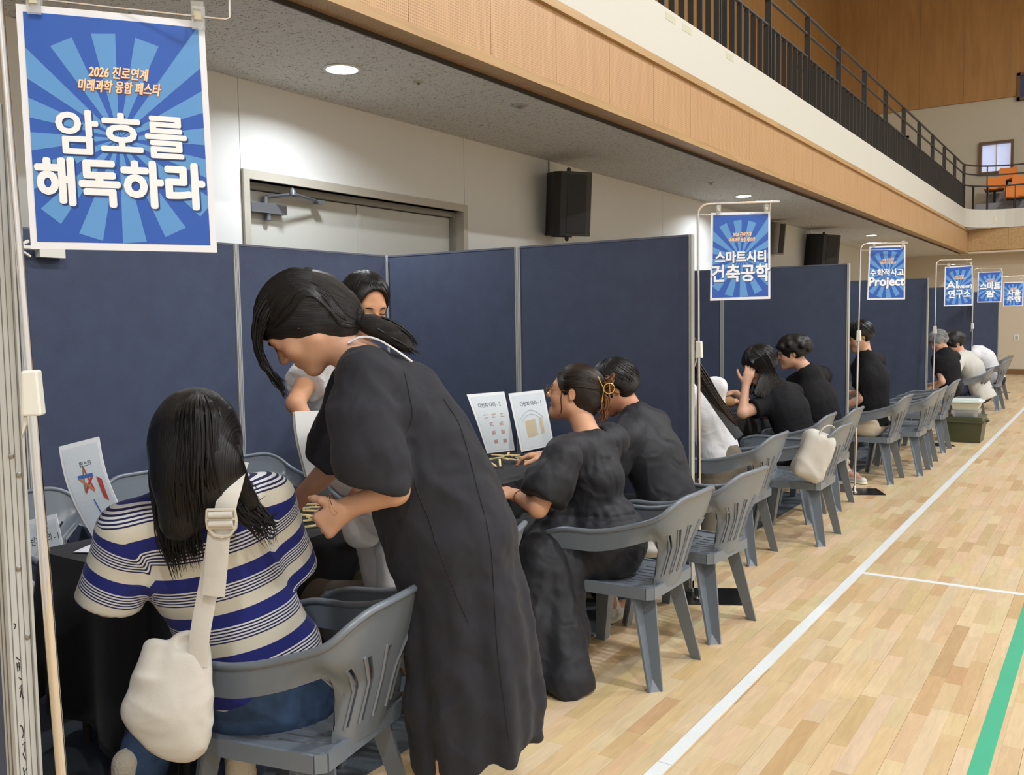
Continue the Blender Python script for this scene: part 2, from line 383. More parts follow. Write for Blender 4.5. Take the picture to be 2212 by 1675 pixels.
# far wall, low
wf=sempty('wall_far')
mkobj('wall_panel',MB().box(-5.4,14,26.6,26.9,0,3.16),mat('far_wall',srgb(205,192,172),0.7),parent=wf)
mkobj('wall_soffit',MB().box(-3.5,14,26.04,26.7,3.12,3.16),MATS['far_wall'],parent=wf)
struct('baseboard_far',MB().box(-5.2,14,26.57,26.6,0,0.14),mat('baseboard_brown',srgb(122,88,54),0.5))
so=thing('wall_socket','small white socket plate low on the far wall','socket',(-2.2,26.59,0.95))
mkobj('plate',MB().box(-2.26,-2.14,26.585,26.6,0.87,1.03),M_white_plastic,parent=so); mkobj('outlet',MB().box(-2.23,-2.17,26.58,26.585,0.9,1.0),M_frame,parent=so)
# upper hall walls
struct('wall_upper_left',MB().box(-7.75,-7.55,-6,30,4.15,11.5),M_highwood)
wu=sempty('wall_upper_far')
mb=MB(); mb.box(-7.7,14,30,30.2,4.15,5.66); mb.box(-7.7,-3.55,30,30.2,5.66,6.52); mb.box(-2.68,14,30,30.2,5.66,6.52); mb.box(-7.7,14,30,30.2,6.52,7.76)
mkobj('wall_panel',mb,mat('upper_cream_wall',srgb(206,200,182),0.7),parent=wu)
xx=-7.6
while xx<9:
    mkobj('wood_panel',MB().box(xx+0.003,xx+1.197,29.93,30.0,7.76,11.5),M_highwood,parent=wu,fix=False); xx+=1.2
# window in the upper far wall
w1=sempty('window_1')
M_wf=mat('brown_window_frame',srgb(118,88,62),0.5); M_day=mat('daylight_beyond',srgb(190,200,240),0.8,emit=(0.72,0.78,1,1),estr=0.75,noise=0.2,nscale=2.2)
mb=MB()
for a in ((-3.56,-3.49,5.69,6.48),(-2.74,-2.67,5.69,6.48),(-3.56,-2.67,5.62,5.69),(-3.56,-2.67,6.48,6.55)): mb.box(a[0],a[1],29.9,30.12,a[2],a[3])
mkobj('window_frame',mb,M_wf,parent=w1)
mkobj('mullion',MB().box(-3.13,-3.10,30.0,30.05,5.69,6.48),M_white_plastic,parent=w1)
mkobj('glass_pane',MB().box(-3.49,-2.74,30.04,30.045,5.69,6.48),mat('window_glass',(0.9,0.93,1,1),0.05,trans=0.9,alpha=0.25),parent=w1)
mkobj('outdoor_light_panel',MB().box(-3.55,-2.68,30.12,30.16,5.66,6.52),M_day,parent=w1)
w2=sempty('window_2')
mb=MB(); mb.box(-2.62,-1.2,29.88,29.98,7.62,7.70).box(-2.62,-1.2,29.88,29.98,8.3,8.38).box(-2.62,-2.54,29.88,29.98,7.62,8.38).box(-1.28,-1.2,29.88,29.98,7.62,8.38)
mkobj('window_frame',mb,M_wf,parent=w2); mkobj('glass_pane',MB().box(-2.54,-1.28,29.92,29.93,7.7,8.3),mat('dark_glass',srgb(70,86,120),0.1),parent=w2)
# door on far upper wall (dark blue, behind rail)
d2=sempty('door_2')
mkobj('door_frame',MB().box(-6.62,-6.55,29.9,30,4.15,7.0).box(-5.55,-5.48,29.9,30,4.15,7.0).box(-6.62,-5.48,29.9,30,6.93,7.0),M_wf,parent=d2)
mkobj('door_leaf',MB().box(-6.55,-5.55,29.95,29.99,4.15,6.93),mat('navy_door',srgb(48,52,92),0.5),parent=d2)
# hall shell out of view
struct('wall_right',MB().box(16,16.3,-6,30,0,11.5),M_wall); struct('wall_back',MB().box(-7.7,16,-6.3,-6,0,11.5),M_wall)
struct('ceiling_2',MB().box(-7.8,16.3,-6.3,30.2,11.5,11.7),M_wall)
struct('wall_upper_right_end',MB().box(14,16.3,26,30,0,11.5),M_wall)
# high bay lamp housings
for x,y in HB:
    t=thing('high_bay_lamp','round high bay lamp hanging from the hall ceiling','lamp',(x,y,11.5),group='high bay lamps over the hall')
    mkobj('housing',MB().lathe([(0.02,11.5),(0.02,10.75),(0.12,10.72),(0.30,10.44),(0.30,10.415),(0.0,10.415)],(x,y,0),20),M_blackplastic,parent=t,smooth=40)
# ---------------- gallery railing ----------------
rl=thing('gallery_railing','dark steel gallery railing with closely spaced upright fins','railing',(XF,10,4.18))
RX=XF-0.06
fin=None
def fin_at(x,y,rot,z1,w=0.055,t=0.014,name='baluster'):
    m=MB().box(-w/2,w/2,-t/2,t/2,4.18,z1); o=mkobj(name,m,M_rail,parent=rl,fix=False); o.matrix_parent_inverse=Matrix.Translation((-XF,-10,-4.18)); o.location=(x,y,0); o.rotation_euler=(0,0,rot); return o
pathr=[(RX,yy) for yy in np.arange(-0.5,25.0,0.212)]
arc=[]
R1=1.06
for k in range(1,8): 
    a=math.pi/2*k/8; arc.append((RX+R1-R1*math.cos(a),25.0+R1*math.sin(a),-a))
proto=None
for i,(x,y) in enumerate(pathr):
    if proto is None: proto=fin_at(x,y,0,4.76)
    else:
        c=proto.copy(); COL.objects.link(c); c.location=(x,y,0)
def fcopy(x,y,r):
    c=proto.copy(); COL.objects.link(c); c.location=(x,y,0); c.rotation_euler=(0,0,r)
for x,y,r in arc[::2]: fcopy(x,y,r)
for xx in np.arange(RX+R1,8,0.212): fcopy(xx,26.06,math.pi/2)
pp=None
for y in np.arange(-0.4,25.3,1.51):
    if pp is None: pp=fin_at(RX,y,0,5.26,0.07,0.022,'post')
    else:
        c=pp.copy(); COL.objects.link(c); c.location=(RX,y,0)
for xx in np.arange(RX+0.45,8,1.3):
    c=pp.copy(); COL.objects.link(c); c.location=(xx,26.06,0) if xx>RX+1 else (xx,25.9,0); c.rotation_euler=(0,0,math.pi/2)
for z,r in ((4.77,0.02),(5.05,0.018),(5.27,0.02)):
    pth=[(RX,-1,z)]+[(RX,yv,z) for yv in (8,16,25.0)]+[(x,y,z) for x,y,_ in arc]+[(RX+R1,26.06,z),(8,26.06,z)]
    mkobj('handrail',MB().tube(pth,r,6),M_rail,parent=rl,smooth=50)
g=MB().box(-0.02,0.02,-0.02,0.02,0,1.0)
mb=MB(); mb.tube([(-4.3,14.2,4.15),(-4.3,14.2,5.45),(-4.3,15.4,5.45),(-4.3,15.4,4.15)],0.035,6)
tag(mkobj('stair_hoop',mb,M_rail),'dark square hoop of a stair guard behind the gallery railing','railing')
for n_,(yy_,ln_) in enumerate((((-3.268,7.395,4.115),'leftmost'),((-3.268,7.745,4.111),'middle'),((-3.268,8.816,4.116),'rightmost'))): tag(mkobj('tape_patch',MB().box(-3.2705,-3.268,yy_[1]-0.10,yy_[1]+0.10,yy_[2]-0.035,yy_[2]+0.025),mat('masking_tape',srgb(198,196,176),0.6)),ln_+' of three small pale tape patches on the cream gallery front','tape')
# orange gallery seats on a stepped base
M_or=mat('orange_seat_plastic',srgb(248,150,72),0.4)
M_con=mat('concrete_step',srgb(150,150,156),0.8)
struct('trim_4',MB().box(-3.3,14,27.3,30,4.15,4.5).box(-3.1,14,28.2,30,4.5,4.85),M_con)
def seat(x,y,z,label,g):
    t=thing('spectator_chair',label,'chair',(x,y,z),group=g)
    def P(u,v):
        # profile: from front lip back, then up
        s=v; 
        yy=-0.2+0.4*min(s/0.55,1)+ (0.06*max(0,(s-0.55))/0.45); zz=0.40-0.03*math.sin(min(s/0.55,1)*math.pi)+ (0.36*max(0,(s-0.5)/0.5)**0.9 if s>0.5 else 0)
        wdt=0.245*(1-0.30*max(0,s-0.5)**1.5-0.9*max(0,s-0.9)**1.0)*(1-0.5*max(0,0.08-s)/0.08)
        return (x+(u-0.5)*2*wdt,y+yy,z+zz+0.03*(2*u-1)**2)
    mkobj('shell',sheet(P,10,12,None,0.012),M_or,parent=t,smooth=50)
    mkobj('leg',MB().box(x-0.03,x+0.03,y-0.02,y+0.05,z,z+0.38).box(x-0.22,x+0.22,y-0.1,y+0.05,z+0.34,z+0.37),M_blackmetal,parent=t)
for r,(y,z) in enumerate(((26.95,4.15),(27.75,4.5),(28.7,4.85))):
    for k in range(6):
        x=(-2.35,-2.75,-2.55)[r]+k*0.62
        if r==1: x=-2.9+k*0.62
        if r==2: x=-2.7+k*0.62
        seat(x,y,z,'orange plastic seat in the '+['front','middle','back'][r]+' gallery row, '+['leftmost','second from the left','third from the left','fourth from the left','fifth from the left','sixth from the left'][k],'gallery seats row '+['front','middle','back'][r])
# fascia alarm speaker
t=thing('fascia_speaker','round white speaker on the gallery front at the far corner','speaker',(-2.95,25.94,3.93))
mkobj('housing',MB().lathe([(0.22,0),(0.22,-0.05),(0.18,-0.09),(0.06,-0.1)],(-2.86,25.98,3.93),24,axis='y'),mat('cream_plastic',srgb(216,210,192),0.5),parent=t,smooth=40)
mkobj('badge',MB().box(-2.9,-2.84,25.87,25.885,3.9,3.95),M_white_plastic,parent=t)
# wall speakers
def bspk(name,y0,y1,z0,z1,x0,x1,tilt,label,m=M_blackplastic,br=True):
    cx,cy,cz=(x0+x1)/2,(y0+y1)/2,(z0+z1)/2
    t=thing(name,label,'speaker',(cx,cy,cz))
    T=Matrix.Translation((cx,cy,cz))@Matrix.Rotation(tilt,4,'Z')@Matrix.Rotation(math.radians(6),4,'Y')
    hx,hy,hz=(x1-x0)/2,(y1-y0)/2,(z1-z0)/2
    mb=MB(); n=14
    pts=[]
    for (a,b) in ((-1,-0.72),(-1,0.72),(0.55,1),(0.9,0.8),(1,0.5),(1,-0.5),(0.9,-0.8),(0.55,-1)): pts.append((a*hx,b*hy))
    mb.prism(pts,2,-hz,hz); mb.v=[tuple(T@Vector(v)) for v in mb.v]
    mkobj('cabinet',mb,m,parent=t)
    g=MB().box(hx+0.001,hx+0.006,-hy*0.5,hy*0.5,-hz*0.9,hz*0.9); g.v=[tuple(T@Vector(v)) for v in g.v]; mkobj('grille',g,mat('speaker_grille',srgb(36,36,38),0.6,bump=0.5,bscale=400),parent=t)
    if br:
        b=MB().box(-hx-0.06,hx*0.3,-0.03,0.03,hz,hz+0.012).box(-hx-0.06,hx*0.3,-0.03,0.03,-hz-0.012,-hz).box(-hx-0.07,-hx-0.055,-0.04,0.04,-hz-0.012,hz+0.012).lathe([(0.02,0),(0.02,0.03),(0.008,0.04)],(0,0,hz+0.01),10).lathe([(0.008,-0.04),(0.02,-0.03),(0.02,0)],(0,0,-hz-0.01),10)
        b.v=[tuple(T@Vector(v)) for v in b.v]; mkobj('bracket',b,M_rail,parent=t)
    return t
bspk('wall_speaker',7.58,7.98,2.37,2.98,-4.73,-4.33,math.radians(-35),'black box loudspeaker on the wall just past the double door')
bspk('wall_speaker',16.5,17.0,2.40,3.02,-4.72,-4.25,math.radians(-30),'black box loudspeaker farther along the wall above the second booth')
bspk('column_speaker',14.75,15.0,2.58,3.1,-4.78,-4.62,math.radians(-20),'slim grey column speaker tilted on the wall between the black ones',M_frame2,False)
mkobj('cable',MB().tube([(-4.79,7.86,2.98),(-4.79,7.86,3.14)],0.006,6),M_blackplastic,parent=bpy.data.objects['wall_speaker'])
# ---------------- booth partitions ----------------
def panel(t,p0,p1,z0=0.10,z1=1.985,th=0.03):
    """navy board between two points, with aluminium posts at both ends"""
    a=Vector((p0[0],p0[1],0)); b=Vector((p1[0],p1[1],0)); d=(b-a).normalized(); n=Vector((-d.y,d.x,0)); L=(b-a).length
    T=Matrix((( d.x,n.x,0,a.x),(d.y,n.y,0,a.y),(0,0,1,0),(0,0,0,1)))
    mkobj('fabric_panel',MB().box(0.02,L-0.02,-th/2,th/2,z0,z1,T),M_navy,parent=t)
    mkobj('top_rail',MB().box(0.02,L-0.02,-th/2-0.002,th/2+0.002,z1-0.001,z1+0.010,T),mat('rail_navy',srgb(92,96,112),0.5),parent=t)
    mkobj('bottom_rail',MB().box(0.02,L-0.02,-th/2-0.003,th/2+0.003,z0-0.03,z0,T),M_alu,parent=t)
    for s,u in ((1,0.0),(-1,L)):
        m=MB()
        for k,(q0,q1,w) in enumerate(((0,0.006,0.021),(0.006,0.010,0.017),(0.010,0.016,0.021))):
            x0,x1=sorted((u+s*q0,u+s*q1)); m.box(x0,x1,-w,w,0.03,1.995,T)
        o=mkobj('post',m,M_alu,parent=t,fix=False)
        g=MB(); x0,x1=sorted((u+s*0.007,u+s*0.0095)); g.box(x0,x1,-0.0178,0.0178,0.03,1.99,T); mkobj('post_groove',g,M_aludark,parent=t,fix=False)
        x0,x1=sorted((u+s*0.0,u+s*0.06)); mkobj('foot',MB().box(x0,x1,-0.012,0.012,0.0,0.07,T),M_aludark,parent=t)
    return t
YS=[0.994,4.70,8.16,12.05,16.1,19.9]
segs=[]
# per booth: back line and side line (x from -4.2 to -1.95)
names=['first','second','third','fourth','fifth','sixth']
for i,y in enumerate(YS):
    nm=['nearest side partition at the left edge, seen end on','side partition between the first and second booth','side partition between the second and third booth','side partition between the third and fourth booth','side partition between the fourth and fifth booth','last side partition at the far end of the booths'][i]
    xl,xm,xr=-4.19,-3.09,-1.95
    t=thing('booth_partition','navy fabric '+nm,'partition',(-3,y,0))
    panel(t,(xl,y),(xm-0.001,y)); panel(t,(xm+0.001,y),(xr,y))
    if i==0: NEAR=t
for i in range(len(YS)-1):
    y0,y1=YS[i],YS[i+1]; n=3; t=thing('back_partition','navy fabric back partition of the '+names[i]+' booth','partition',(-4.15,(y0+y1)/2,0))
    ys=[y0+0.03,y0+0.03+(y1-y0-0.06)/3,y0+0.03+2*(y1-y0-0.06)/3,y1-0.03]
    if i==0: ys=[1.03,2.19,3.40,4.67]
    for a,b in zip(ys[:-1],ys[1:]): panel(t,(-4.15,a+0.001),(-4.15,b-0.001))
# wide end post of the nearest partition (the one seen close up)
m=MB(); m.box(-1.988,-1.946,0.966,1.018,0.02,2.0)
o=mkobj('end_post',m,M_alu,parent=NEAR)
for (a,b) in ((0.9715,0.9735),(0.986,0.988),(0.9975,0.999),(1.010,1.0115)): mkobj('end_post_groove',MB().box(-1.951,-1.9455,a,b,0.02,2.0),M_aludark,parent=NEAR)
for (x,g) in ((-1.977,0.0015),(-1.962,0.002)): mkobj('end_post_groove',MB().box(x-g,x+g,0.9652,0.967,0.02,2.0),M_aludark,parent=NEAR)
m=MB(); m.box(-1.951,-1.941,1.0125,1.0185,0.02,2.0); mkobj('end_post_lip',m,M_alu,parent=NEAR)
for (py,yy) in ((1045,1.004),(1245,0.993),(1397,1.004),(1003,0.990),(632,0.982)):
    z=1.53-(py-738)/1957.0*1.93*1.02
    mkobj('screw',MB().lathe([(0.006,0),(0.006,0.002),(0.0035,0.0035)],(-1.9458,yy,z),12,axis='x'),M_screw,parent=NEAR,smooth=40)
# handwriting on the end post (black marker strokes)
def strokes(lst,r=0.0010):
    m=MB()
    for s in lst: m.tube([(-1.9455,0.9755+a*0.010,z) for a,z in s],r,5)
    return m
Z0=0.83
hw=[[(0.2,Z0),(0.9,Z0-0.008)],[(0.35,Z0-0.02),(1.0,Z0-0.024)],[(0.3,Z0-0.012),(0.4,Z0-0.032)],[(0.7,Z0-0.012),(0.8,Z0-0.032)],[(0.5,Z0-0.045),(1.1,Z0-0.052)],
[(0.5,Z0-0.07),(1.1,Z0-0.062),(0.8,Z0-0.078),(0.6,Z0-0.090)],[(0.9,Z0-0.078),(1.2,Z0-0.094)],[(0.2,Z0-0.15),(0.7,Z0-0.155),(0.9,Z0-0.17),(0.6,Z0-0.18)],
[(0.5,Z0-0.195),(1.1,Z0-0.19),(0.9,Z0-0.21),(0.5,Z0-0.215),(1.0,Z0-0.23)],[(0.4,Z0-0.245),(0.7,Z0-0.275)],[(0.6,Z0-0.255),(1.2,Z0-0.25)],[(0.3,Z0-0.32),(0.9,Z0-0.318),(0.4,Z0-0.34),(1.0,Z0-0.345)],[(0.2,Z0-0.36),(1.2,Z0-0.41)],[(0.1,Z0+0.075),(0.5,Z0+0.07),(0.2,Z0+0.062)]]
mkobj('marker_writing',strokes(hw),M_ink,parent=NEAR)
# white clamp and cord at the first back seam
t=thing('cable_clamp','small white plastic clamp and tie on the navy back partition at the left','clamp',(-4.1,2.25,1.9))
m=MB(); m.box(-4.13,-4.09,2.26,2.38,1.86,1.94); m.tube([(-4.11,2.10,1.93),(-4.10,2.16,1.90),(-4.11,2.22,1.93)],0.008,6); m.tube([(-4.11,2.10,1.87),(-4.10,2.16,1.90),(-4.10,2.22,1.86)],0.007,6); m.tube([(-4.10,2.16,1.90),(-4.10,2.27,1.90)],0.010,6)
mkobj('clamp_body',m,M_white_plastic,parent=t,smooth=30)
mkobj('cord',MB().tube([(-4.105,2.17,1.86),(-4.105,2.17,1.2)],0.004,5),M_frame2,parent=t)

# ---------------- plastic armchair ----------------
def make_chair():
    t=thing('plastic_armchair','x','chair',(0,0,0))
    # local frame: person faces -X, +X is the back. seat z 0.42
    def seatP(u,v):   # u: front(0)->back(1) along x ; v: across y
        x=-0.235+0.45*u; y=(v-0.5)*(0.46-0.05*u); 
        z=0.425-0.012*math.sin(u*math.pi)-0.018*(1-(2*v-1)**2)*(0.3+0.7*u)+ (-0.022*(1-u/0.12)**2 if u<0.12 else 0)
        return (x,y,z)
    def smask(i,j):
        # slots run front to back? they run along x, in two banks
        if i in (9,10,11,12,13,14,15,16,17) or i in (20,21,22,23,24,25,26,27,28):
            if j in (6,10,14,18,22,26,30,34): return False
        return True
    m=sheet(seatP,34,41,smask,0.008); mkobj('seat',m,M_chair,parent=t,smooth=45)
    # apron under the seat rim
    ap=MB()
    loop=[(-0.235,-0.235),(-0.235,0.235),(0.215,0.208),(0.215,-0.208)]
    pth=[(-0.238,-0.20),(-0.238,0.20),(-0.22,0.235),(0.20,0.212),(0.225,0.19),(0.225,-0.19),(0.20,-0.212),(-0.22,-0.235),(-0.238,-0.20)]
    for (a,b) in zip(pth[:-1],pth[1:]):
        d=Vector((b[0]-a[0],b[1]-a[1],0)); n=Vector((-d.y,d.x,0)).normalized()*0.006; A=Vector((a[0],a[1],0)); B=Vector((b[0],b[1],0)); f0=(a[0]<-0.23 and b[0]<-0.23)
        z0=0.375 if not f0 else 0.372
        V=[A+n,B+n,B-n,A-n]; ap.add([(*v[:2],z0) for v in V]+[(*v[:2],0.424 if not f0 else 0.412) for v in V],[(3,2,1,0),(4,5,6,7),(0,1,5,4),(1,2,6,5),(2,3,7,6),(3,0,4,7)])
    mkobj('seat_rim',ap,M_chair,parent=t,smooth=30)
    # back shell + arms: u from left arm front (-y) round the back to right arm front (+y)
    def plan(u):  # returns x,y, and 'backness' w
        a=(u-0.5)*2   # -1..1
        s=abs(a)
        if s<0.48:
            q=s/0.48; y=0.245*math.sin(q*math.pi/2*0.98); x=0.262-0.065*q**2.4
        else:
            q=(s-0.48)/0.52; y=0.245+0.030*math.sin(q*math.pi*0.7); x=0.197-0.40*q
        return x,math.copysign(y,a) if a!=0 else 0.0,s
    def ztop(s):
        if s<0.15: return 0.805
        q=min(1,(s-0.15)/0.6); q=q*q*(3-2*q)
        z=0.805-0.155*q
        if s>0.85: z-=0.03*((s-0.85)/0.15)**2
        return z
    def zbot(s):
        if s<0.40: return 0.40
        q=min(1,(s-0.40)/0.07); q=q*q*(3-2*q)
        return 0.40+(ztop(s)-0.085-0.40)*q
    def backP(u,v):
        x,y,s=plan(u); zt,zb=ztop(s),zbot(s); z=zb+(zt-zb)*v
        lean=(z-0.40)*0.30*max(0,1-max(0,s-0.42)/0.3)
        q1=min(1,max(0,(z-0.57)/0.13)); q1=q1*q1*(3-2*q1); q2=min(1,max(0,(s-0.42)/0.14)); q2=q2*q2*(3-2*q2); k=1-0.46*(1-q1)*(1-q2)
        return (x+lean-0.045*max(0,1-(s/0.55)**2)*0-0.03,y*k*(1+0.12*max(0,(z-0.5))),z)
    nu,nv=72,26
    def bmask(i,j):
        c=abs(i+0.5-36)
        return not (4<=j<=16 and (i in (25,30,41,46) or i==35))
    m=sheet(backP,nu,nv,bmask,0.007); mkobj('backrest',m,M_chair,parent=t,smooth=45)
    # raised ribs beside slots
    for c in (-11.8,-6.8,-1.8,4.2,9.2):
        u=(36+c)/72.0; rb=MB(); rb.tube([tuple(Vector(backP(u,v))+Vector((0.004,0,0))) for v in (0.15,0.3,0.45,0.6,0.67)],0.0055,5)
        mkobj('back_rib',rb,M_chair,parent=t,smooth=60)
    # rolled rim along the top, tube
    P=[Vector(backP(i/60,1.0)) for i in range(61)]
    P=[p+Vector((0.006*0,0,0)) for p in P]
    f=P[0]; l=P[-1]
    def down(p,sg):
        return [Vector((-0.232,sg*0.238,0.43)),Vector((-0.243,sg*0.250,0.50)),Vector((-0.245,sg*0.262,0.56)),Vector((-0.235,sg*0.268,0.60))]
    mkobj('rim',MB().tube(P,[0.011]*61,8,flat=1.0),M_chair,parent=t,smooth=60)
    for sg,e in ((-1,P[0]),(1,P[-1])):
        Q=[e+Vector((0.05,0,-0.012)),e+Vector((0.0,0,-0.020))]+list(reversed(down(e,sg)))+[Vector((-0.222,sg*0.228,0.38))]
        # flat wide arm support
        mm=MB(); mm.tube(Q,[0.036,0.036,0.033,0.030,0.030,0.033,0.036],8,flat=0.22,flatdir=(0,1,0)); mkobj('arm_support',mm,M_chair,parent=t,smooth=60)
    # legs: angled L section, tapering, splayed
    for sx in (-1,1):
        for sy in (-1,1):
            top=Vector((-0.205 if sx<0 else 0.185,sy*(0.205 if sx<0 else 0.185),0.415)); bot=Vector((-0.245 if sx<0 else 0.255,sy*0.232,0.0))
            w0,w1,th=0.098,0.060,0.010
            V=[];
            for (c,w) in ((top,w0),(bot,w1)):
                ox,oy=c.x+sx*0.018,c.y+sy*0.018
                # L: outer corner at (ox,oy)
                ix,iy=ox-sx*w*0.8,oy-sy*w*0.8
                V+= [(ox,iy,c.z),(ox,iy+sy*th,c.z),(ix+sx*th,iy+sy*th,c.z),(ix+sx*th,oy,c.z),(ix,oy,c.z),(ix,iy,c.z)]
            F=[(5,4,3,2,1,0),(6,7,8,9,10,11)]+[(i,(i+1)%6,(i+1)%6+6,i+6) for i in range(6)]
            lg=MB().add(V,F)
            ox,oy=bot.x+sx*0.018,bot.y+sy*0.018
            ix,iy=ox-sx*w1*0.8,oy-sy*w1*0.8
            lg.add([(ix,iy,0.0),(ox,iy,0),(ix,oy,0),(ix,iy,0.045)],[(0,1,2),(0,3,1),(0,2,3),(1,3,2)])
            mkobj('leg',lg,M_chair,parent=t)
    return t
CH=make_chair(); CH['group']='grey plastic armchairs'; first=[True]
def chair(x,y,rz,label):
    if first[0]:
        first[0]=False; CH.location=(x,y,0); CH.rotation_euler=(0,0,rz); CH['label']=label; return CH
    return dup(CH,(x,y,0),rz,label,'grey plastic armchairs')
R=math.radians
chair(-1.93,1.76,R(10),'nearest grey plastic armchair, under the woman in the striped tee')
chair(-1.80,3.565,R(0),'grey plastic armchair holding the woman with the gold hair claw')
chair(-2.06,2.47,R(18),'grey plastic armchair half hidden behind the bending woman')
chair(-1.78,4.23,R(-4),'grey plastic armchair of the short-haired person beside the first side partition')
chair(-3.70,2.10,R(184),'empty grey armchair behind the table at the far left, nearest the camera')
chair(-3.70,2.70,R(178),'empty grey armchair behind the table, left of the striped woman\'s head')
chair(-3.70,3.30,R(176),'empty grey armchair behind the table beside the bending man')
chair(-2.10,5.63,R(0),'grey armchair of the woman in white, nearest in the second booth')
chair(-1.87,6.33,R(0),'grey plastic armchair with a cream tote bag on its seat')
chair(-2.13,6.95,R(2),'grey armchair of the long-haired woman in a black tee')
chair(-2.06,7.52,R(0),'grey armchair in the second booth nearest to its far side partition')
chair(-1.94,8.95,R(-2),'grey armchair of the man in beige trousers past the third poster stand')
chair(-1.80,9.54,R(0),'empty grey armchair next beyond the man in beige trousers')
chair(-1.82,10.15,R(2),'empty grey armchair second beyond the man in beige trousers')
chair(-1.85,11.25,R(0),'empty grey armchair just before the green storage box')
chair(-1.79,14.05,R(0),'grey armchair of the person in the light grey sweater')
chair(-1.82,16.6,R(-6),'empty grey armchair just beyond the grey sweater')
chair(-1.95,18.5,R(-10),'farthest grey armchair at the end of the row')
chair(-2.6,11.1,R(4),'grey armchair deep in the third booth behind the row')
chair(-2.6,12.6,R(4),'grey armchair at the edge of the fourth booth near the grey-haired man')
# ---------------- poster stands ----------------
# ---------------- text helper ----------------
def text_mesh(txt,offset=0.0,shear=0.0):
    c=bpy.data.curves.new('t','FONT'); c.body=txt; c.offset=offset; c.shear=shear; c.resolution_u=3; c.fill_mode='FRONT'
    o=bpy.data.objects.new('t',c); COL.objects.link(o); bpy.context.view_layer.update()
    ev=o.evaluated_get(bpy.context.evaluated_depsgraph_get()); me=ev.to_mesh()
    v=[(p.co.x,p.co.y) for p in me.vertices]; f=[tuple(p.vertices) for p in me.polygons]; ev.to_mesh_clear()
    bpy.data.objects.remove(o); bpy.data.curves.remove(c)
    xs=[p[0] for p in v]; ys=[p[1] for p in v]; x0,x1,y0,y1=min(xs),max(xs),min(ys),max(ys)
    return [((a-x0)/(x1-x0),(b-y0)/(y1-y0)) for a,b in v],f
def bold(vf,off,w,h):
    v,f=vf; r=off*h*0.55; V=[];F=[]
    for k in range(8):
        a=2*math.pi*k/8; dx,dy=r*math.cos(a)/w,r*math.sin(a)/h; n=len(V); V+=[(x+dx,y+dy,k*0.00006) for x,y in v]; F+=[tuple(i+n for i in q) for q in f]
    return V,F
class Sheet4:
    """a sheet of paper spanned by four corners with a gentle bow; map(u,v,h): u right, v DOWN, h lift towards the viewer"""
    def __init__(s,TL,TR,BL,BR,bow=0.0,bowv=0.0,towards=None):
        s.c=[Vector(p) for p in (TL,TR,BL,BR)]; n=(s.c[1]-s.c[0]).cross(s.c[2]-s.c[0]).normalized(); s.n=-n if n.dot(Vector(towards)-s.c[0])<0 else n; s.bow=bow; s.bowv=bowv
    def map(s,u,v,h=0.0):
        p=(s.c[0]*(1-u)+s.c[1]*u)*(1-v)+(s.c[2]*(1-u)+s.c[3]*u)*v
        return p+s.n*(h+s.bow*math.sin(math.pi*u)+s.bowv*math.sin(math.pi*v))
    def grid(s,u0,u1,v0,v1,h,nu=14,nv=14,th=0.0006):
        return sheet(lambda a,b:tuple(s.map(u0+(u1-u0)*a,v0+(v1-v0)*b,h)),nu,nv,None,th)
    def flat(s,vf,u0,u1,v0,v1,h):
        v,f=vf; return [tuple(s.map(u0+(u1-u0)*q[0],v0+(v1-v0)*(1-q[1]),h+(q[2] if len(q)>2 else 0))) for q in v],f
def cliprect(poly,x0,x1,y0,y1):
    def cl(P,f,it):
        out=[]
        for i in range(len(P)):
            a,b=P[i],P[(i+1)%len(P)]; fa,fb=f(a),f(b)
            if fa>=0: out.append(a)
            if fa*fb<0: t=fa/(fa-fb); out.append((a[0]+(b[0]-a[0])*t,a[1]+(b[1]-a[1])*t))
        return out
    for f in (lambda p:p[0]-x0,lambda p:x1-p[0],lambda p:p[1]-y0,lambda p:y1-p[1]):
        poly=cl(poly,f,None)
        if not poly: return []
    return poly
M_paper=mat('poster_paper',srgb(228,230,238),0.5)
M_blue=mat('poster_blue',srgb(38,86,178),0.35,noise=0.05,nscale=5)
M_ray=mat('poster_ray_blue',srgb(90,148,208),0.35,noise=0.04,nscale=8)
M_ttl=mat('poster_white_ink',srgb(236,238,242),0.4)
M_shd=mat('poster_shadow_ink',srgb(28,58,118),0.5)
M_org=mat('poster_orange_ink',srgb(252,214,176),0.4); M_orgs=mat('poster_brown_ink',srgb(150,92,66),0.5)
EYE=(0,0,1.53)
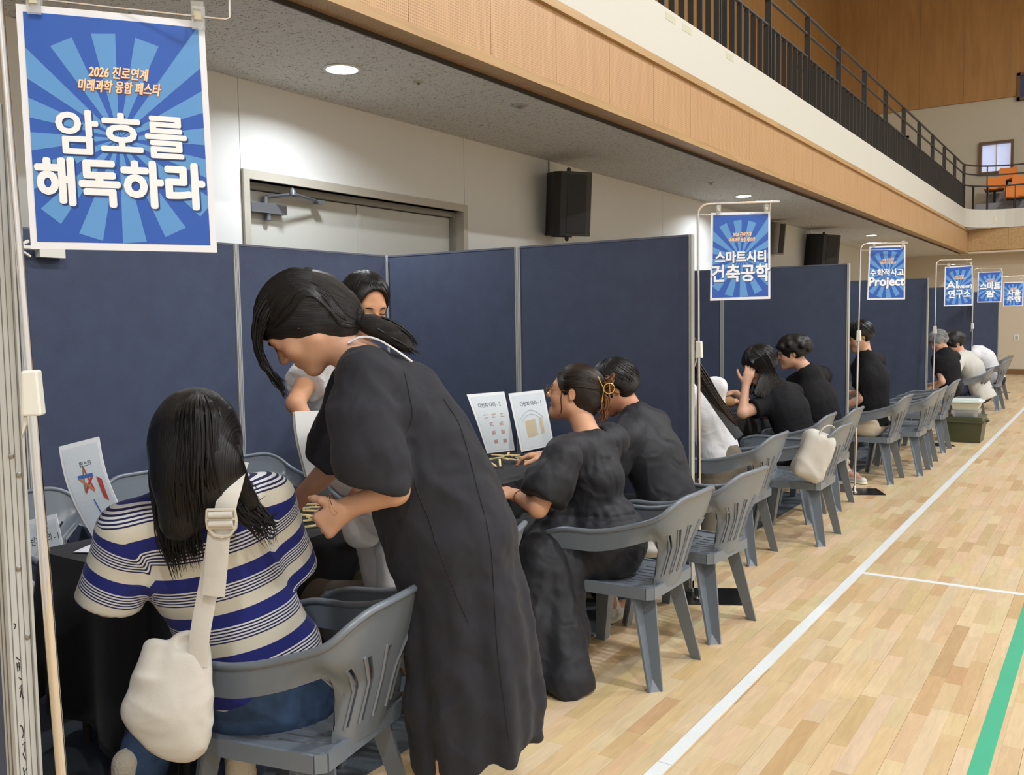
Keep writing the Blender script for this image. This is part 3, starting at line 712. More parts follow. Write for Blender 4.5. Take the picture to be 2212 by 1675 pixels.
def poster(label,corners,lines,bow=0.004,caps=(0.30,0.74,0.23,0.34)):
    S4=Sheet4(*corners,bow=bow,towards=EYE); base=(S4.c[0]+S4.c[1])/2
    t=thing('booth_poster',label,'poster',tuple(base))
    mkobj('paper',S4.grid(0,1,0,1,0,12,12),M_paper,parent=t)
    mkobj('blue_print',S4.grid(0.035,0.965,0.03,0.97,0.0006,12,12,0.0004),M_blue,parent=t)
    # rays
    W_=(S4.c[1]-S4.c[0]).length; H_=(S4.c[2]-S4.c[0]).length; cu,cv=0.5,0.53
    m=MB()
    for k in range(16):
        a=math.radians(95+22.5*k); Rr=0.44*H_
        if k in (2,3,4,13,14,12,5,11): Rr=0.6*H_
        pol=[]
        N=8
        for q in range(N):
            r0,r1=Rr*(0.02+0.98*q/N),Rr*(0.02+0.98*(q+1)/N); da=math.radians(6.2)
            quad=[]
            for (rr,s_) in ((r0,-1),(r1,-1),(r1,1),(r0,1)):
                x=rr*math.cos(a+s_*da)/W_+cu; y=-rr*math.sin(a+s_*da)/H_+cv; quad.append((x,y))
            quad=cliprect(quad,0.035,0.965,0.03,0.97)
            if len(quad)>=3: m.add([tuple(S4.map(x,y,0.0011)) for x,y in quad],[tuple(range(len(quad)))])
    mkobj('ray_print',m,M_ray,parent=t,fix=False)
    def put(txt,u0,u1,v0,v1,mtop,msh,off,shear=0,name='title_lettering',d=0.008):
        vf=bold(text_mesh(txt,0.0,shear),off,(u1-u0)*W_,(v1-v0)*H_)
        mkobj(name+'_shadow',S4.flat(vf,u0+d,u1+d,v0+d*0.9,v1+d*0.9,0.0013),msh,parent=t); mkobj(name,S4.flat(vf,u0,u1,v0,v1,0.0021),mtop,parent=t)
    for (txt,u0,u1,v0,v1) in lines: put(txt,u0,u1,v0,v1,M_ttl,M_shd,0.055 if txt in ('암호를','건축공학') else 0.075)
    u0,u1,v0,v1=caps
    put('2026 진로연계',u0+0.06,u1-0.06,v0,v0+(v1-v0)*0.46,M_org,M_orgs,0.05,0.25,'caption_lettering',0.0028)
    put('미래과학 융합 페스타',u0,u1,v0+(v1-v0)*0.54,v1,M_org,M_orgs,0.05,0.25,'caption_lettering',0.0028)
    return S4,t
def stand(label,base,top,arm,rz,plate=(0.17,0.12),plate_off=(0.06,0.03),knob_z=1.37,r=0.0075,armlen=0.42,ztop=2.15):
    b=Vector(base); a=Vector(arm).normalized(); tp=Vector(top); d=(tp-b)/ (tp.z-b.z)
    t=thing('poster_stand',label,'stand',tuple(b))
    T=Matrix.Translation((b.x,b.y,0))@Matrix.Rotation(rz,4,'Z')
    px,py=plate; ox,oy=plate_off
    mkobj('base_plate',MB().box(ox-px,ox+px,oy-py,oy+py,0.0,0.006,T),M_blackmetal,parent=t)
    mkobj('socket',MB().lathe([(0.03,0.006),(0.03,0.012),(0.018,0.02),(0.014,0.026),(0.014,0.06),(0.010,0.064)],(b.x,b.y,0),16),M_chrome,parent=t,smooth=50)
    P=[b+Vector((0,0,0.03))-Vector((0,0,b.z)),b+d*(knob_z)]
    mkobj('pole',MB().tube([tuple(p) for p in P],r*1.25,12),M_chrome,parent=t,smooth=60)
    top2=b+d*(ztop-0.06); pts=[b+d*knob_z,b+d*(ztop-0.5),top2]
    c=top2+a*0.055
    for k in range(1,7):
        q=math.pi/2*k/6; pts.append(top2+a*(0.055*(1-math.cos(q)))+Vector((0,0,0.055*math.sin(q))))
    pts.append(pts[-1]+a*(armlen-0.055))
    mkobj('upper_pole',MB().tube([tuple(p) for p in pts],r,10),M_chrome,parent=t,smooth=60)
    e=pts[-1]; w=[top2+Vector((0,0,-0.002)),top2+a*(armlen-0.06)+Vector((0,0,-0.002)),top2+a*(armlen-0.05)+Vector((0,0,0.003)),top2+a*(armlen-0.047)+Vector((0,0,0.05))]
    mkobj('hanger_wire',MB().tube([tuple(p) for p in w],0.0028,8),M_chrome,parent=t,smooth=60)
    k=b+d*knob_z
    kb=MB().box(-0.014,0.022,-0.018,0.018,-0.045,0.045); kb.v=[(x*(0.8 if z>0.03 else 1),y,z) for x,y,z in kb.v]
    kb.prism([(-0.014,-0.045),(0.0,-0.045),(-0.022,-0.095)],1,-0.006,0.006)
    kb.v=[tuple(Matrix.Translation(k)@Matrix.Rotation(math.atan2(-k.y,-k.x)+1.3,4,'Z')@Vector(v)) for v in kb.v]
    ko=mkobj('height_lever',kb,M_white_plastic,parent=t)
    bv=ko.modifiers.new('bev','BEVEL'); bv.width=0.004; bv.segments=2
    return t
M_clip=mat('clear_plastic_clip',(0.9,0.93,0.95,1),0.08,trans=0.75,spec=0.6)
def clip(p,nrm,rgt,sc=1.0,label='x'):
    t=thing('clip',label,'clip',tuple(p))
    n=Vector(nrm).normalized(); r=Vector(rgt).normalized(); u=Vector((0,0,1))
    T=Matrix(((r.x,n.x,u.x,p[0]),(r.y,n.y,u.y,p[1]),(r.z,n.z,u.z,p[2]),(0,0,0,1)))@Matrix.Scale(sc,4)
    b=MB()
    for s in (-1,1): 
        b.prism([(s*0.002,-0.020),(s*0.006,-0.022),(s*0.010,0.0),(s*0.016,0.024),(s*0.011,0.026),(s*0.004,0.0)],0,-0.011,0.011)
    b.v=[tuple(T@Vector((x,y,z))) for x,y,z in b.v]; mkobj('jaw',b,M_clip,parent=t)
    s=MB().tube([(-0.006,0.010,0.012),(-0.006,0.013,0.0),(-0.006,0.004,-0.008)],0.002,6).box(-0.006,0.006,0.0095,0.012,-0.006,0.012); s.v=[tuple(T@Vector(v)) for v in s.v]; mkobj('spring',s,mat('pale_steel',srgb(205,200,180),0.35,metal=0.5),parent=t)
# stand 1 (nearest, at the left edge)
st=[('nearest chrome poster stand at the left edge of the photo',(-1.660,0.927,0.004),(-1.862,0.973,2.093),(0.93,0.36,0),0.3,1.385,2.27),]
b1=Vector((-1.664,0.927,0.031)); 
b1=Vector((b1.x,b1.y,0)); t1=Vector((-1.863,0.975,2.130))
stand('nearest chrome poster stand at the left edge of the photo',b1,t1,(0.90,0.43,-0.02),0.3,plate_off=(-0.02,0.0),knob_z=1.405,r=0.0082,ztop=2.33,armlen=0.44)
mkobj('hanger_wire',MB().tube([(-1.898,0.958,2.200),(-1.712,1.129,2.180),(-1.567,1.285,2.170),(-1.561,1.290,2.174),(-1.564,1.296,2.268)],0.0024,8),M_chrome,parent=bpy.data.objects['poster_stand'],smooth=60)
p1c=((-1.841,0.994,2.177),(-1.596,1.253,2.162),(-1.802,0.978,1.690),(-1.561,1.236,1.684))
S1,_=poster('large blue poster with white Korean lettering, nearest, hung at the upper left',p1c,[('암호를',0.175,0.86,0.425,0.60),('해독하라',0.055,0.945,0.625,0.815)],bow=0.003)
for i,(u,l) in enumerate(((0.10,'clear clip at the left top corner of the nearest poster'),(0.97,'clear clip at the right top corner of the nearest poster'))):
    clip(S1.map(u,0.0,0.004)+Vector((0,0,0.004)),S1.n,S1.c[1]-S1.c[0],1.15,l)
# stand 2
stand('chrome poster stand between the first and second booth, square black foot plate',(-1.872,4.600,0),(-1.880,4.600,2.1),(0.90,0.43,0),0.49,plate=(0.155,0.15),plate_off=(0.085,0.06),ztop=2.148)
S2,_=poster('blue poster with two rows of white Korean lettering between the first two booths',((-1.809,4.606,2.092),(-1.550,4.780,2.094),(-1.801,4.572,1.629),(-1.537,4.749,1.634)),[('스마트시티',0.08,0.92,0.445,0.575),('건축공학',0.02,0.98,0.60,0.79)],bow=0.004)
# stand 3
stand('third chrome poster stand at the end of the second side partition',(-1.885,8.145,0),(-1.895,8.30,2.1),(0.86,0.5,0),0.47,plate=(0.155,0.15),plate_off=(0.085,0.06),ztop=2.175,armlen=0.40)
S3,_=poster('blue poster with English lettering in its second row, third in the line',((-1.847,8.413,2.148),(-1.584,8.590,2.155),(-1.851,8.370,1.682),(-1.574,8.555,1.681)),[('수학적사고',0.05,0.95,0.43,0.56),('Project',0.03,0.97,0.585,0.79)],bow=0.004)
stand('fourth chrome poster stand before the fourth booth',(-1.821,11.63,0),(-1.83,11.80,2.1),(0.86,0.5,0),0.47,plate=(0.155,0.15),plate_off=(0.085,0.06),ztop=2.20,armlen=0.40)
S4_,_=poster('blue poster with two large Latin letters and Korean lettering, fourth in the line',((-1.754,11.913,2.114),(-1.480,12.098,2.131),(-1.751,11.875,1.646),(-1.467,12.066,1.652)),[('AI',0.07,0.46,0.385,0.55),('(vision)',0.48,0.97,0.47,0.585),('연구소',0.14,0.92,0.60,0.80)],bow=0.004)
stand('fifth chrome poster stand, before the fifth booth',(-1.903,15.58,0),(-1.90,15.66,2.1),(0.86,0.5,0),0.47,plate=(0.155,0.15),plate_off=(0.085,0.06),ztop=2.26,armlen=0.42)
S5,_=poster('blue poster of one long and one single white syllable, fifth in the line',((-1.844,15.723,2.200),(-1.530,15.935,2.209),(-1.843,15.684,1.730),(-1.534,15.891,1.731)),[('스마트',0.10,0.92,0.34,0.58),('팜',0.34,0.70,0.61,0.83)],bow=0.004)
stand('farthest chrome poster stand at the right edge',(-2.018,20.25,0),(-2.018,20.29,2.1),(0.86,0.5,0),0.47,plate=(0.155,0.15),plate_off=(0.085,0.06),ztop=2.30,armlen=0.5)
S6,_=poster('smallest and farthest blue poster at the right edge of the photo',((-1.934,20.370,2.179),(-1.608,20.589,2.182),(-1.929,20.332,1.705),(-1.610,20.547,1.708)),[('자율',0.18,0.86,0.33,0.56),('주행',0.18,0.86,0.60,0.83)],bow=0.004)
for Sx,nm in ((S2,'second'),(S3,'third'),(S4_,'fourth'),(S5,'fifth')):
    for u,l in ((0.12,'left'),(0.93,'right')): clip(Sx.map(u,0.0,0.004)+Vector((0,0,0.012)),Sx.n,Sx.c[1]-Sx.c[0],1.0,'clear clip on the '+l+' top corner of the '+nm+' poster')

# ---------------- tables and cloths ----------------
M_tt=mat('table_top_grey',srgb(150,148,142),0.5)
def table(y0,y1,label,clabel,x0=-3.21,x1=-2.49,z=0.74,seed=1,zlow=0.10):
    t=thing('folding_table',label,'table',((x0+x1)/2,(y0+y1)/2,0))
    mkobj('table_top',MB().box(x0+0.015,x1-0.015,y0+0.015,y1-0.015,z-0.035,z-0.004),M_tt,parent=t)
    for xx in (x0+0.07,x1-0.07):
        for yy in (y0+0.12,y1-0.12): mkobj('leg',MB().tube([(xx,yy,0),(xx,yy,z-0.035)],0.016,8),M_rail,parent=t,smooth=50)
    r=0.05; P=[]
    def arc(cx,cy,a0):
        for k in range(0,5): a=math.radians(a0+90*k/4); P.append((cx+r*math.cos(a),cy+r*math.sin(a),math.cos(a),math.sin(a)))
    def line(xa,ya,xb,yb,nx,ny,n):
        for k in range(1,n): P.append((xa+(xb-xa)*k/n,ya+(yb-ya)*k/n,nx,ny))
    arc(x1-r,y1-r,0); line(x1-r,y1,x0+r,y1,0,1,14); arc(x0+r,y1-r,90); line(x0,y1-r,x0,y0+r,-1,0,46); arc(x0+r,y0+r,180); line(x0+r,y0,x1-r,y0,0,-1,16); arc(x1-r,y0+r,270); line(x1,y0+r,x1,y1-r,1,0,46)
    n=len(P); nv=12; V=[];F=[]; rr=random.Random(seed); ph=[rr.uniform(0,6.28) for _ in range(4)]
    acc=0
    for i,(x,y,nx,ny) in enumerate(P):
        if i: acc+=math.hypot(x-P[i-1][0],y-P[i-1][1])
        corner=abs(nx*ny)>0.05
        zb=zlow+0.10*math.sin(acc*5.1+ph[3])*math.sin(acc*2.2)- (0.05 if corner else 0)+0.04
        for j in range(nv+1):
            v=j/nv; am=0.030*v**1.2
            w=(math.sin(acc*17+ph[0])+0.6*math.sin(acc*29+ph[1])+0.4*math.sin(acc*9+ph[2]))*am
            drop=0.012*math.sin(min(1,v*8)*math.pi/2)
            o=drop+w+0.035*v+(0.05*v if corner else 0)
            V.append((x+nx*o,y+ny*o,z+0.0-(0.012 if j==0 else 0)*0-(z-zb)*v))
    for i in range(n):
        for j in range(nv): F.append((i*(nv+1)+j,((i+1)%n)*(nv+1)+j,((i+1)%n)*(nv+1)+j+1,i*(nv+1)+j+1))
    m=MB().add(V,F); k=len(m.v); m.f.append(tuple(i*(nv+1) for i in range(n)))
    o=mkobj('tablecloth',m,M_blackcloth,smooth=50,fix=True); s=o.modifiers.new('solid','SOLIDIFY'); s.thickness=0.003; s.offset=-1
    tag(o,clabel,'tablecloth')
table(1.70,4.55,'long table under the black cloth in the first booth','black cloth draped over the table in the first booth')
table(5.10,7.95,'long table under the black cloth in the second booth','black cloth draped over the table in the second booth',seed=3)
table(8.6,11.6,'long table under the black cloth in the third booth','black cloth over the table in the third booth, past the man in beige trousers',seed=4)
table(12.5,15.4,'long table under the black cloth in the fourth booth','black cloth over the table in front of the grey-haired man',seed=5)

# ---------------- paper boards on the table ----------------
M_board=mat('white_board_acrylic',srgb(232,234,236),0.35); M_sheet=mat('printed_sheet',srgb(214,222,228),0.35); M_txt=mat('grey_print_ink',srgb(72,76,84),0.6)
M_tan=mat('tan_print',srgb(206,190,160),0.5); M_pk=mat('pink_print',srgb(196,150,140),0.5)
def board(label,corners,bowv,title,tr,extra):
    S_=Sheet4(*corners,bowv=bowv,towards=EYE); t=thing('display_board',label,'sign',tuple(S_.c[2]))
    mkobj('board',S_.grid(0,1,0,1,0,4,18,0.004),M_board,parent=t,smooth=40)
    mkobj('printed_sheet',S_.grid(0.07,0.95,0.05,0.97,0.003,6,18,0.0006),M_sheet,parent=t)
    if title: mkobj('lettering',S_.flat(text_mesh(title,0.012),*tr,0.0040),M_txt,parent=t)
    for (nm,q,mm) in extra:
        m=MB()
        for poly in q:
            a_,b_,c_,d_=poly; NN=6
            for i_ in range(NN):
                for j_ in range(3):
                    qq=[]
                    for (s_,r_q) in ((i_/NN,j_/3),((i_+1)/NN,j_/3),((i_+1)/NN,(j_+1)/3),(i_/NN,(j_+1)/3)):
                        x=(a_[0]*(1-s_)+b_[0]*s_)*(1-r_q)+(d_[0]*(1-s_)+c_[0]*s_)*r_q; y=(a_[1]*(1-s_)+b_[1]*s_)*(1-r_q)+(d_[1]*(1-s_)+c_[1]*s_)*r_q; qq.append(tuple(S_.map(x,y,0.0046)))
                    m.add(qq,[(0,1,2,3)])
        mkobj(nm,m,mm,parent=t,fix=False)
    return S_,t
def bar(x0,y0,x1,y1,w=0.012):
    dx,dy=x1-x0,y1-y0; L=math.hypot(dx,dy) or 1; nx,ny=-dy/L*w/2,dx/L*w/2; return [(x0+nx,y0+ny),(x1+nx,y1+ny),(x1-nx,y1-ny),(x0-nx,y0-ny)]
figs=[]
for r,row in enumerate((0.40,0.54,0.68,0.83)):
    for c in range(3 if r==0 else 2):
        x=(0.32+0.24*c) if r==0 else (0.42+0.30*c)
        for q in range(2+r): figs.append(bar(x-0.06,row-0.025+q*0.05/(1+r),x+0.06,row-0.03+q*0.05/(1+r),0.008))
        if r or c: 
            for q in range(1+r): figs.append(bar(x-0.03+q*0.03,row-0.025,x-0.03+q*0.03,row+0.025,0.008))
board('white display board with rows of small figures on the first table',((-3.189,4.271,1.110),(-3.028,4.428,1.122),(-3.056,4.282,0.768),(-2.933,4.390,0.782)),0.02,'다빈치 다리 - 2',(0.20,0.82,0.17,0.25),[('figure_print',figs,M_pk)])
arcs=[bar(0.15+0.07*k,0.50-0.16*math.sin(math.pi*(k)/10),0.15+0.07*(k+1),0.50-0.16*math.sin(math.pi*(k+1)/10),0.012) for k in range(10)]+[bar(0.2+0.06*k,0.53-0.12*math.sin(math.pi*(k)/10),0.2+0.06*(k+1),0.53-0.12*math.sin(math.pi*(k+1)/10),0.010) for k in range(10)]
M_lg=mat('pale_grey_print',srgb(180,188,190),0.5)
board('white display board with a tan rectangle printed on it on the first table',((-2.996,4.425,1.110),(-2.824,4.542,1.131),(-2.868,4.361,0.779),(-2.711,4.470,0.816)),0.015,'다빈치 다리 - 1',(0.26,0.86,0.18,0.26),[('arch_print',arcs,M_lg),('tan_print',[[(0.30,0.52),(0.60,0.50),(0.60,0.78),(0.30,0.80)],[(0.70,0.50),(0.80,0.49),(0.80,0.76),(0.70,0.77)]],M_tan)])
star=lambda k,r=0.16:(0.50+r*math.sin(k*4*math.pi/5)*1.2,0.42-r*math.cos(k*4*math.pi/5)*0.9)
M_cr=mat('red_print',srgb(190,76,72),0.5); M_cb=mat('blue_print_ink',srgb(70,110,180),0.5); M_co=mat('orange_print',srgb(206,130,90),0.5); M_cg=mat('olive_print',srgb(126,134,104),0.5)
q=[bar(*star(k),*star(k+1),0.035) for k in range(5)]
board('tall curved display board with a coloured star at the left end of the first table',((-3.316,1.866,1.087),(-3.191,1.953,1.123),(-3.137,1.884,0.747),(-3.017,1.967,0.775)),0.05,'팝스타',(0.42,0.72,0.22,0.28),[('star_print',[q[0],q[3]],M_cr),('star_print',[q[1]],M_co),('star_print',[q[2]],M_cb),('star_print',[q[4]],M_cg),('bar_print',[bar(0.50,0.62,0.52,0.78,0.03)],M_cb),('bar_print',[[(0.75,0.40),(0.86,0.44),(0.84,0.66),(0.75,0.62)]],M_cr)])
board('white display board leaning on the empty chair at the far left',((-4.009,2.067,0.684),(-3.879,2.157,0.718),(-3.919,2.032,0.288),(-3.757,2.148,0.365)),0.0,'다빈치 다리 - 1',(0.10,0.95,0.20,0.30),[('tan_print',[[(0.3,0.55),(0.62,0.52),(0.66,0.80),(0.36,0.83)]],M_tan),('arch_print',arcs,M_lg)])
M_ws=mat('folded_white_board',srgb(226,226,224),0.5)
S_=Sheet4((-2.677,2.461,1.194),(-2.576,2.528,1.196),(-2.607,2.431,1.002),(-2.511,2.495,1.000),bowv=0.03,towards=EYE); tt=thing('display_board','white board standing under the bending man\'s arm on the first table','sign',tuple(S_.c[2]))
mkobj('board',S_.grid(0,1,0,1.25,0,4,14,0.004),M_ws,parent=tt,smooth=40); mkobj('side_edge',S_.grid(-0.10,0.0,0.0,1.25,-0.01,2,14,0.004),M_frame,parent=tt,smooth=40)
tag(mkobj('paper_sheet',MB().box(-0.11,0.11,-0.15,0.15,0.7445,0.746,Matrix.Translation((-3.02,1.93,0))@Matrix.Rotation(0.5,4,'Z')),M_paper),'white sheet of paper flat on the left end of the first table','paper')
# ---------------- notched wooden craft sticks ----------------
M_stick=mat('craft_stick_wood',srgb(232,210,150),0.55,noise=0.05,nscale=30)
def stick_mesh():
    L,w,h=0.062,0.0055,0.0028
    m=MB(); 
    prof=[(-L,-h),(L,-h),(L,h),(L-0.008,h),(L-0.008,h-0.002),(L-0.014,h-0.002),(L-0.014,h),(-L+0.014,h),(-L+0.014,h-0.002),(-L+0.008,h-0.002),(-L+0.008,h),(-L,h)]
    m.prism(prof,1,-w,w); return m
sk=None
def stick(p,yaw,pitch,label,group):
    global sk
    if sk is None: sk=mkobj('craft_stick',stick_mesh(),M_stick); o=sk
    else: o=sk.copy(); COL.objects.link(o)
    o.location=p; o.rotation_euler=(0,pitch,yaw); tag(o,label,'stick',group); return o
rs=random.Random(5)
posA=[((1072,990),0.2,0.0),((1085,984),-0.5,0.10),((1098,981),0.9,0.0),((1080,1000),1.0,-0.15),((1108,983),0.3,0.12),((1120,986),-0.35,0.2),((1132,990),0.1,0.15),((1140,996),-0.4,0.2),((1092,992),1.2,0.1),((1066,1004),1.2,0.0),((1150,979),0.1,0.0),((1116,994),-0.45,0.2)]
A3=[(-2.916,4.175,0.765),(-2.870,4.168,0.785),(-2.851,4.201,0.790),(-2.801,4.045,0.765),(-2.827,4.212,0.785),(-2.788,4.210,0.780),(-2.777,4.250,0.765),(-2.720,4.200,0.760),(-2.824,4.133,0.772),(-2.832,4.027,0.755),(-2.898,4.527,0.750),(-2.776,4.172,0.765)]
for p,(_,yw,pt) in zip(A3,posA): stick(p,yw+1.2,pt,'notched pale wooden stick in the small arch before the two display boards','sticks of the wooden arch on the table')
B3=[((-2.832,2.632,0.765),0.5),((-2.868,2.700,0.765),0.3),((-2.899,2.776,0.765),0.2),((-2.686,2.537,0.765),-0.3),((-2.693,2.513,0.750),0.4),((-2.698,2.589,0.775),0.1),((-2.650,2.561,0.770),-0.1),((-2.595,2.464,0.750),0.35),((-2.742,2.677,0.770),0.3),((-2.608,2.532,0.765),0.0)]
for p,yw in B3: stick(p,yw+0.75,rs.uniform(-0.12,0.12),'notched pale wooden stick in the pile under the bending woman\'s hands','sticks in the pile at the bending woman\'s hands')
# ---------------- green storage box with trays ----------------
M_gb=mat('olive_storage_plastic',srgb(66,68,44),0.4)
t=thing('storage_box','dark olive storage box with lid on the floor beside the chair row','box',(-1.53,12.25,0))
def tapered(x0,x1,y0,y1,z0,z1,k,m=None):
    m=m or MB(); a=[(x0+k,y0+k,z0),(x1-k,y0+k,z0),(x1-k,y1-k,z0),(x0+k,y1-k,z0),(x0,y0,z1),(x1,y0,z1),(x1,y1,z1),(x0,y1,z1)]
    return m.add(a,[(3,2,1,0),(4,5,6,7),(0,1,5,4),(1,2,6,5),(2,3,7,6),(3,0,4,7)])
bx=mkobj('body',tapered(-1.725,-1.335,12.05,12.5,0,0.245,0.025),M_gb,parent=t)
mkobj('lid',MB().box(-1.745,-1.315,12.03,12.52,0.245,0.262).box(-1.725,-1.335,12.05,12.5,0.262,0.31),mat('olive_lid',srgb(74,78,52),0.4),parent=t)
mkobj('handle',MB().tube([(-1.335,12.2,0.25),(-1.29,12.2,0.25),(-1.29,12.32,0.25),(-1.335,12.32,0.25)],0.007,6),M_blackplastic,parent=t)
t=thing('clear_container','clear plastic container on the olive storage box','container',(-1.53,12.2,0.31))
mkobj('body',tapered(-1.68,-1.38,12.08,12.4,0.311,0.39,0.02),mat('clear_plastic',(0.85,0.87,0.88,1),0.15,trans=0.7),parent=t); mkobj('contents',MB().box(-1.62,-1.45,12.12,12.3,0.318,0.36),mat('purple_print',srgb(90,84,120),0.6),parent=t)
t=thing('foam_tray','pale cream plastic tray stacked on the clear container','tray',(-1.53,12.2,0.39))
mkobj('body',tapered(-1.69,-1.37,12.08,12.42,0.391,0.48,0.03),mat('cream_tray',srgb(214,214,196),0.5),parent=t); mkobj('lid',tapered(-1.71,-1.35,12.06,12.44,0.48,0.50,-0.0).box(-1.68,-1.38,12.09,12.41,0.50,0.515),mat('white_tray_lid',srgb(220,230,226),0.4),parent=t)
# ---------------- signed-distance modelling toolkit (numpy) ----------------
A_=lambda v: np.array(v,dtype=np.float32)
nz=lambda v: (A_(v)/max(1e-9,float(np.linalg.norm(v))))
class Sdf:
    def __init__(s): s.ops=[]; s.disp=[]; s.pts=[]
    def _b(s,*pr):
        for p,r in pr: s.pts.append((A_(p)-r,A_(p)+r))
    def cap(s,a,b,ra,rb=None,k=0.02,fl=None,op='u'):
        rb=ra if rb is None else rb; a,b=A_(a),A_(b)
        if op=='u': s._b((a,ra),(b,rb))
        ba=b-a; L=float(ba@ba)+1e-12
        def f(P):
            pa=P-a; h=np.clip(pa@ba/L,0,1); d=pa-h[:,None]*ba
            if fl is not None:
                c=d@fl[0]; d=d+c[:,None]*fl[0]*(1/fl[1]-1)
            return np.sqrt((d*d).sum(1))-(ra+(rb-ra)*h)
        s.ops.append((op,f,k)); return s
    def chain(s,pts,k=0.02,fl=None,op='u'):
        for (a,ra),(b,rb) in zip(pts[:-1],pts[1:]): s.cap(a,b,ra,rb,k,fl,op)
        return s
    def ell(s,c,r,ax=None,k=0.02,op='u'):
        c=A_(c); r=A_(r); ax=np.eye(3,dtype=np.float32) if ax is None else A_(ax)
        if op=='u': s._b((c,float(r.max())))
        def f(P):
            q=(P-c)@ax.T/r; k0=np.sqrt((q*q).sum(1)); q2=q/r; k1=np.sqrt((q2*q2).sum(1))+1e-9; return k0*(k0-1)/k1
        s.ops.append((op,f,k)); return s
    def box(s,c,h,ax=None,r=0.01,k=0.01,op='u'):
        c=A_(c); h=A_(h); ax=np.eye(3,dtype=np.float32) if ax is None else A_(ax)
        if op=='u': s._b((c,float(np.linalg.norm(h))))
        def f(P):
            q=np.abs((P-c)@ax.T)-(h-r); return np.sqrt((np.maximum(q,0)**2).sum(1))+np.minimum(q.max(1),0)-r
        s.ops.append((op,f,k)); return s
    def plane(s,p,n,k=0.01):   # keep the side opposite to n
        p=A_(p); n=nz(n); s.ops.append(('i',lambda P:(P-p)@n,k)); return s
    def sub(s,other,k=0.01):
        s.ops.append(('s',other.raw,k)); return s
    def join(s,other,k=0.01):
        s.pts+=other.pts; s.ops.append(('u',other.raw,k)); return s
    def raw(s,P):
        d=None
        for op,f,k in s.ops:
            e=f(P)
            if d is None: d=e; continue
            if op=='u': h=np.maximum(k-np.abs(d-e),0)/k; d=np.minimum(d,e)-h*h*k*0.25
            elif op=='i': h=np.maximum(k-np.abs(d-e),0)/k; d=np.maximum(d,e)+h*h*k*0.25
            elif op=='s': e=-e; h=np.maximum(k-np.abs(d-e),0)/k; d=np.maximum(d,e)+h*h*k*0.25
        for g in s.disp: d=d+g(P)
        return d
    def mesh(s,h):
        lo=np.min([p[0] for p in s.pts],0)-0.03; hi=np.max([p[1] for p in s.pts],0)+0.03
        n=np.ceil((hi-lo)/h).astype(int)+1
        B=6; nb=np.ceil(n/B).astype(int); n=nb*B+1
        cc=[lo[i]+(np.arange(nb[i])+0.5)*B*h for i in range(3)]
        G=np.stack(np.meshgrid(*cc,indexing='ij'),-1).reshape(-1,3).astype(np.float32)
        dc=s.raw(G).reshape(nb); R=B*h*1.0+0.02
        act=np.abs(dc)<R
        D=np.repeat(np.repeat(np.repeat(np.sign(dc)*1.0,B,0),B,1),B,2); D=np.pad(D,((0,1),)*3,mode='edge').astype(np.float32)
        am=np.zeros(n,bool)
        a=np.repeat(np.repeat(np.repeat(act,B,0),B,1),B,2); am[:-1,:-1,:-1]|=a; am[1:,:-1,:-1]|=a; am[:-1,1:,:-1]|=a; am[:-1,:-1,1:]|=a; am[1:,1:,:-1]|=a; am[1:,:-1,1:]|=a; am[:-1,1:,1:]|=a; am[1:,1:,1:]|=a
        I=np.argwhere(am); P=(lo+I*h).astype(np.float32)
        out=np.empty(len(P),np.float32)
        for q in range(0,len(P),400000): out[q:q+400000]=s.raw(P[q:q+400000])
        D[am]=out
        return surface_nets(D,lo,h)
def surface_nets(D,lo,h):
    S=D<0
    c=np.zeros(tuple(np.array(D.shape)-1),np.uint8)
    for i in (0,1):
        for j in (0,1):
            for k in (0,1): c+=S[i:D.shape[0]-1+i,j:D.shape[1]-1+j,k:D.shape[2]-1+k]
    C=np.argwhere((c>0)&(c<8)); m=len(C)
    offs=np.array([(i,j,k) for i in (0,1) for j in (0,1) for k in (0,1)])
    V=np.stack([D[C[:,0]+o[0],C[:,1]+o[1],C[:,2]+o[2]] for o in offs],1)
    acc=np.zeros((m,3)); cnt=np.zeros(m)
    for a in range(8):
        for b in range(a+1,8):
            if np.abs(offs[a]-offs[b]).sum()!=1: continue
            msk=(V[:,a]<0)!=(V[:,b]<0); t=V[:,a]/np.where(msk,V[:,a]-V[:,b],1)
            acc[msk]+=offs[a]+t[msk,None]*(offs[b]-offs[a]); cnt[msk]+=1
    verts=lo+(C+acc/cnt[:,None])*h
    idx=-np.ones(c.shape,np.int64); idx[C[:,0],C[:,1],C[:,2]]=np.arange(m)
    Q=[]
    for ax in range(3):
        b1,b2=[(1,2),(2,0),(0,1)][ax]
        sl0=[slice(None)]*3; sl1=[slice(None)]*3; sl0[ax]=slice(0,-1); sl1[ax]=slice(1,None)
        E=S[tuple(sl0)]!=S[tuple(sl1)]; e=np.argwhere(E)
        ok=(e[:,b1]>0)&(e[:,b2]>0)&(e[:,b1]<c.shape[b1])&(e[:,b2]<c.shape[b2]); e=e[ok]
        s0=S[tuple(sl0)][e[:,0],e[:,1],e[:,2]]
        def g(d1,d2):
            t=e.copy(); t[:,b1]-=d1; t[:,b2]-=d2; return idx[t[:,0],t[:,1],t[:,2]]
        q=np.stack([g(1,1),g(0,1),g(0,0),g(1,0)],1); q[~s0]=q[~s0][:,::-1]; Q.append(q)
    Q=np.concatenate(Q); Q=Q[(Q>=0).all(1)]
    return verts,Q
